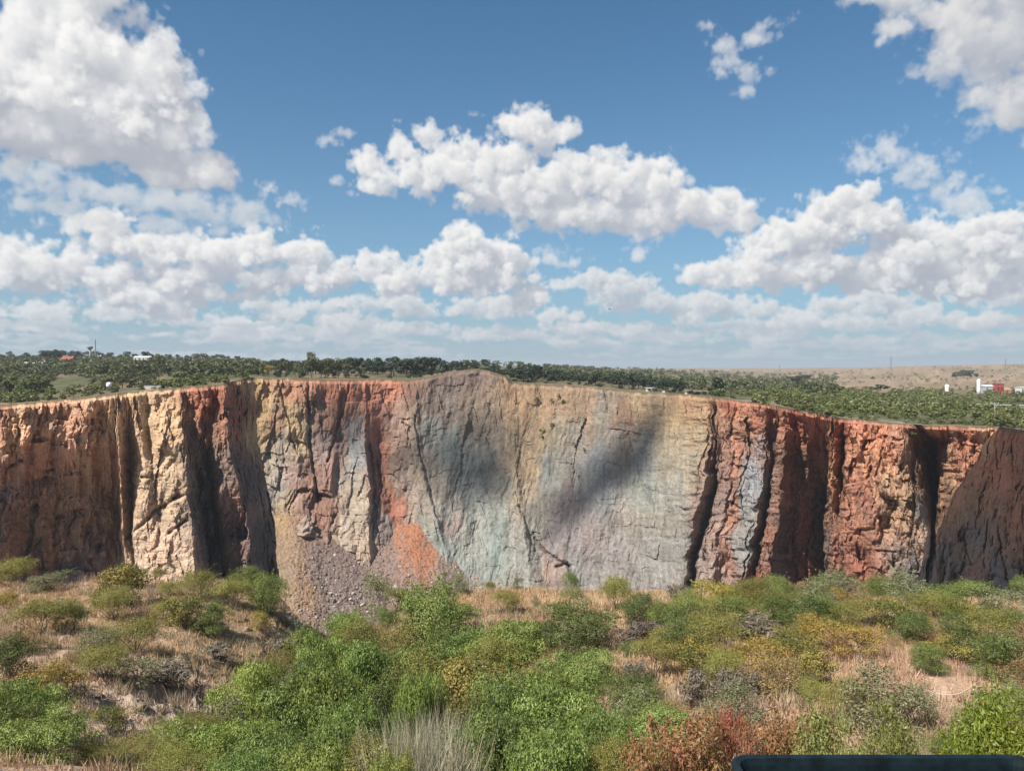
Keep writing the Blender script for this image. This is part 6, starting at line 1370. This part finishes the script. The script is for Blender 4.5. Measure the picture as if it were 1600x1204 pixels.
# the plant on the right
def silo(px, Y, r, h, label):
    e = empty('silo', spot(px, Y), label, 'silo'); m = MB(); m.lathe([(0, h + r * .75), (r * .45, h + r * .62), (r * .85, h + r * .3), (r, h)] + [(r, h * q) for q in (0.66, 0.33)] + [(r, -1), (0, -1)], 22); m.build('shell', W_PAINT, e, True)
    m = MB(); [m.tube([(r * 1.04 * math.cos(a), r * 1.04 * math.sin(a), 0), (r * 1.04 * math.cos(a), r * 1.04 * math.sin(a), h)], [0.07, 0.07], 4) for a in (-1.2, -1.0)]; m.build('ladder', STEEL, e); return e
silo(1480, 690, 1.6, 7.0, 'shorter white silo standing alone in the bushland at right'); silo(1529.5, 690, 1.55, 11.8, 'taller white silo beside the grey shed and the red building')
house('shed', 1543, 705, 11, 9, 6.0, 1.6, GREYW, G_ROOF, 'grey shed between the tall white silo and the red building', 'shed', windows=2, main=True)
e = house('plant_building', 1560, 700, 6.6, 6, 8.6, 0.9, R_WALL, R_ROOF, 'red clad building right of the grey shed', 'building', windows=2, main=True, door=False)
m = MB(); m.box(-3.36, 3.36, -3.06, -2.95, 6.2, 6.8); m.build('band', OR_ROOF, e)
house('shed', 1571, 715, 7, 7, 3.0, 2.2, OR_ROOF, OR_ROOF, 'low rusty-roofed lean-to against the red building', 'shed', windows=1, main=True, door=False)
house('office', 1600, 690, 10, 8, 6.2, 0.6, W_WALL, G_ROOF, 'white building with dark windows cut by the right border', 'building', windows=3, main=True)
def power_pole(px, Y, ptop, label, arm=3.4):
    p = spot(px, Y); h = float(ray(px, ptop)[1]) * Y - p[2]; e = empty('power_pole', p, label, 'pole'); m = MB(); m.tube([(0, 0, -1), (0, 0, h)], [0.16, 0.12], 6); m.build('post', POLE, e)
    m = MB(); m.box(-arm / 2, arm / 2, -0.1, 0.1, h - 0.35, h - 0.15); m.build('crossarm', POLE, e)
    for x in (-arm * .45, 0, arm * .45): m = MB(); m.tube([(x, 0, h - .15), (x, 0, h + .12)], [0.07, 0.05], 6); m.build('insulator', W_PAINT, e)
    return p + np.array([0, 0, h])
PP = [power_pole(1362, 420, 626, 'left power pole of the pair above the pale bare ground'), power_pole(1382, 415, 626, 'right power pole of the pair above the pale bare ground'), power_pole(1440, 420, 630, 'power pole in the bushes below the shorter silo'), power_pole(1462, 420, 629, 'power pole just right of the one below the shorter silo'), power_pole(1530, 400, 631, 'power pole in front of the taller silo'), power_pole(1555, 330, 629, 'tallest power pole, standing on the right rim below the red building')]
e = empty('power_line', PP[2], 'sagging wires strung between the power poles of the right rim', 'wires')
for k in (-1.4, 0, 1.4):
    m = MB()
    for a, b in ((PP[2], PP[4]), (PP[4], PP[4] + np.array([60, 0, 0]))):
        m.tube([a + (b - a) * t - PP[2] + np.array([0, k, 0.1 - 3.2 * t * (1 - t)]) for t in np.linspace(0, 1, 9)], [0.035] * 9, 4)
    m.build('wire', W_PAINT, e)
def pylon(px, Y, ptop, label):
    p = spot(px, Y); h = float(ray(px, ptop)[1]) * Y - p[2]; e = empty('pylon', p, label, 'pylon'); m = MB()
    for sx, sy in ((1, 1), (1, -1), (-1, 1), (-1, -1)): m.tube([(sx * 2, sy * 2, -1), (sx * .35, sy * .35, h)], [0.22, 0.15], 4)
    for q in np.linspace(0.1, 0.9, 8):
        w = 2 - 1.65 * q; w2 = 2 - 1.65 * (q + .1); m.tube([(-w, -w, q * h), (w2, -w2, (q + .1) * h)], [0.1, 0.1], 4)
    m.build('tower', STEEL, e); m = MB(); [m.box(-4, 4, -.15, .15, h * q, h * q + .3) for q in (0.8, 0.92)]; m.build('crossarm', STEEL, e)
pylon(1392, 1700, 557, 'lattice pylon on the crest of the tan hill'); pylon(1218, 2300, 570, 'distant lattice pylon left of the tan hill'); pylon(1571, 1750, 561, 'distant lattice pylon right of the round clump on the skyline')
# a bird gliding in front of the clouds
p = at(953, 483, 160); e = empty('bird', p, 'tiny dark bird gliding in front of the low clouds', 'bird'); bm_ = flat_mat('dark_feathers', (0.035, 0.032, 0.03), 0.8, 0.2, 5)
m = MB(); m.tube([(-.3, 0, 0), (-.15, 0, .02), (.05, 0, .03), (.22, 0, 0.01), (.3, 0, 0)], [.02, .06, .075, .045, .012], 8); m.build('body', bm_, e, True)
for s in (-1, 1):
    m = MB(); m.add([(.1, 0, .03), (.06, s * .3, .1), (0, s * .62, .06), (-.1, s * .3, .09), (-.1, 0, .02), (.1, 0, .0), (.06, s * .3, .075), (0, s * .62, .05), (-.1, s * .3, .07), (-.1, 0, .0)], [(0, 1, 3, 4), (1, 2, 3), (9, 8, 6, 5), (8, 7, 6), (0, 5, 6, 1), (1, 6, 7, 2), (2, 7, 8, 3), (3, 8, 9, 4)]); m.build('wing', bm_, e)
m = MB(); m.add([(-.25, .03, .01), (-.48, .09, 0), (-.48, -.09, 0), (-.25, -.03, .01), (-.25, .03, -.01), (-.48, .09, -.012), (-.48, -.09, -.012), (-.25, -.03, -.01)], [(0, 1, 2, 3), (7, 6, 5, 4), (0, 4, 5, 1), (1, 5, 6, 2), (2, 6, 7, 3)]); m.build('tail', bm_, e); e.rotation_euler = (0.3, 0.1, 0.5)
# plants rooted in the far wall
for i, (px, py, w) in enumerate([(848, 672, 8), (862, 664, 6), (846, 682, 5), (862, 626, 6), (880, 627, 5), (913, 702, 5), (897, 694, 4), (838, 624, 7), (872, 618, 5)]):
    Y = wall_Y(px, py) - 0.5; o = obj('bush', FT['bush'][i % 6], None, at(px, py + w * 0.4, Y), None, 'dark bush clinging to the ledges of the far wall', 'bush', 'bushes clinging to the far wall'); o.scale = (w / F * Y * 1.3, 2.0, w / F * Y)

# ================================================================ the bin at the lookout
teal = flat_mat('dark_teal_steel', (0.005, 0.0115, 0.0145), 0.55, 0.5, 34, 0.0, 0.25)  # teal taken darker still to stand in for shade inside the bin
BY = 1.46; k = BY / F
def binp(px, py): return at(px, py, BY)
L, R_ = binp(1135, 1178), binp(1606, 1178)
zt = L[2]; x0, x1 = L[0], R_[0]; y1 = BY; y0 = BY - 0.46
e = empty('litter_bin', ((x0 + x1) / 2, (y0 + y1) / 2, -1.75), 'open dark teal steel bin with rounded corners standing at the lookout', 'bin')
ox, oy, oz = (x0 + x1) / 2, (y0 + y1) / 2, -1.75
def rr(hx, hy, rad, z, seg=7):
    pts = []
    for cx, cy, a0 in ((hx - rad, hy - rad, 0), (-hx + rad, hy - rad, 90), (-hx + rad, -hy + rad, 180), (hx - rad, -hy + rad, 270)):
        for i in range(seg): a = math.radians(a0 + 90 * i / (seg - 1)); pts.append((cx + rad * math.cos(a), cy + rad * math.sin(a), z))
    return pts
hx, hy = (x1 - x0) / 2, (y1 - y0) / 2; H = zt - oz
rings = [rr(hx - .075, hy - .075, .03, 0.04), rr(hx - .008, hy - .008, .035, H - 0.012), rr(hx, hy, .04, H - 0.008), rr(hx, hy, .04, H), rr(hx - .006, hy - .006, .036, H + .003), rr(hx - .014, hy - .014, .03, H), rr(hx - .016, hy - .016, .03, H - .012), rr(hx - .085, hy - .085, .022, 0.06)]
m = MB(); v = [q for r in rings for q in r]; n = len(rings[0]); f = [(i * n + j, i * n + (j + 1) % n, (i + 1) * n + (j + 1) % n, (i + 1) * n + j) for i in range(len(rings) - 1) for j in range(n)]
f.append(tuple((len(rings) - 1) * n + j for j in range(n))); f.append(tuple(range(n))[::-1]); m.add(v, f); m.build('bin_body', teal, e, False)
m = MB(); [m.box(sx * (hx - .12) - .02, sx * (hx - .12) + .02, sy * (hy - .12) - .02, sy * (hy - .12) + .02, 0, .06) for sx in (-1, 1) for sy in (-1, 1)]; m.build('foot', teal, e)
m = MB(); m.box(-2.5, 2.5, -1.4, 1.95, -1.95, -1.75); m.build('lookout_slab', CONC, kind='structure')

# ================================================================ small clouds overhead whose shadows lie on the far wall and the woods
cl_m, cnt, cout = new_mat('cloud_vapour'); pv = N(cnt, 'ShaderNodeVolumePrincipled'); pv.inputs['Color'].default_value = (1, 1, 1, 1); pv.inputs['Density'].default_value = 0.023; pv.inputs['Anisotropy'].default_value = 0.3
cnt.links.new(pv.outputs[0], cout.inputs['Volume'])
def cloud(px, py, Y, rx, rz, ang, dist=620, seed=0, thick=26):
    """a lens of vapour, thick in the middle and thinning out to its ragged border"""
    P = at(px, py, Y); nu, nv = 48, 14
    th = np.linspace(0, 2 * np.pi, nu, endpoint=False); V = []
    edge = 1 + 0.30 * fbm(np.cos(th) * 1.5 + seed * 7, np.sin(th) * 1.5, 3, seed) 
    rows_ = [(q, 1) for q in np.linspace(0.04, 1, nv)] + [(q, -1) for q in np.linspace(0.96, 0.04, nv - 1)]
    for q, sg in rows_:
        a_, b_ = q * edge * np.cos(th) * rx, q * edge * np.sin(th) * rz
        h = thick * 1.7 * (1 - q) ** 1.4 * (1 + 0.9 * fbm(a_ / 11 + seed, b_ / 11, 4, seed + 5, 0.6)) * sg * (1.0 if sg > 0 else 0.5)
        ca, sa = math.cos(ang), math.sin(ang)
        V.append(np.stack([a_ * ca - b_ * sa, 0 * a_, a_ * sa + b_ * ca], 1) + SUN[None] * h[:, None])
    V = np.array(V); n = len(V)
    f = [(i * nu + j, i * nu + (j + 1) % nu, (i + 1) * nu + (j + 1) % nu, (i + 1) * nu + j) for i in range(n - 1) for j in range(nu)]
    f += [tuple(range(nu))[::-1], tuple((n - 1) * nu + j for j in range(nu))]
    mb = MB(); mb.add(V.reshape(-1, 3), f); me = mb.mesh('cloud', cl_m)
    vol = sum(p.area * Vector(p.normal).dot(Vector(p.center)) for p in me.polygons)
    if vol < 0: me.flip_normals()
    obj('cloud', me, None, P + SUN * dist, 'stuff')
cloud(945, 745, 425, 62, 32, 0.52, seed=1, thick=36); cloud(1005, 705, 425, 34, 24, 0.4, dist=700, seed=6, thick=20); cloud(905, 780, 425, 30, 22, 0.2, dist=660, seed=8, thick=12); cloud(715, 712, 440, 44, 52, 0.0, seed=2, thick=26); cloud(765, 760, 440, 28, 38, 0.0, dist=690, seed=9, thick=16); cloud(556, 675, 440, 22, 30, 0.1, seed=3, thick=24); cloud(640, 730, 440, 30, 18, 0.2, dist=640, seed=5, thick=14); cloud(740, 575, 590, 150, 34, 0.0, dist=800, seed=12, thick=40)

# ================================================================ the air
def haze_box(x0, x1, y0, y1, z0, z1, dens):
    hm, hnt, hout = new_mat('haze_air'); v = N(hnt, 'ShaderNodeVolumePrincipled'); v.inputs['Color'].default_value = (0.86, 0.92, 1.0, 1); v.inputs['Density'].default_value = dens; v.inputs['Anisotropy'].default_value = 0.2
    hnt.links.new(v.outputs[0], hout.inputs['Volume']); b = MB(); b.box(x0, x1, y0, y1, z0, z1); b.build('haze', hm, kind='stuff')
HAZE = 0.00009
if HAZE: haze_box(-9500, 9500, -60, 9600, -175, 75, HAZE)
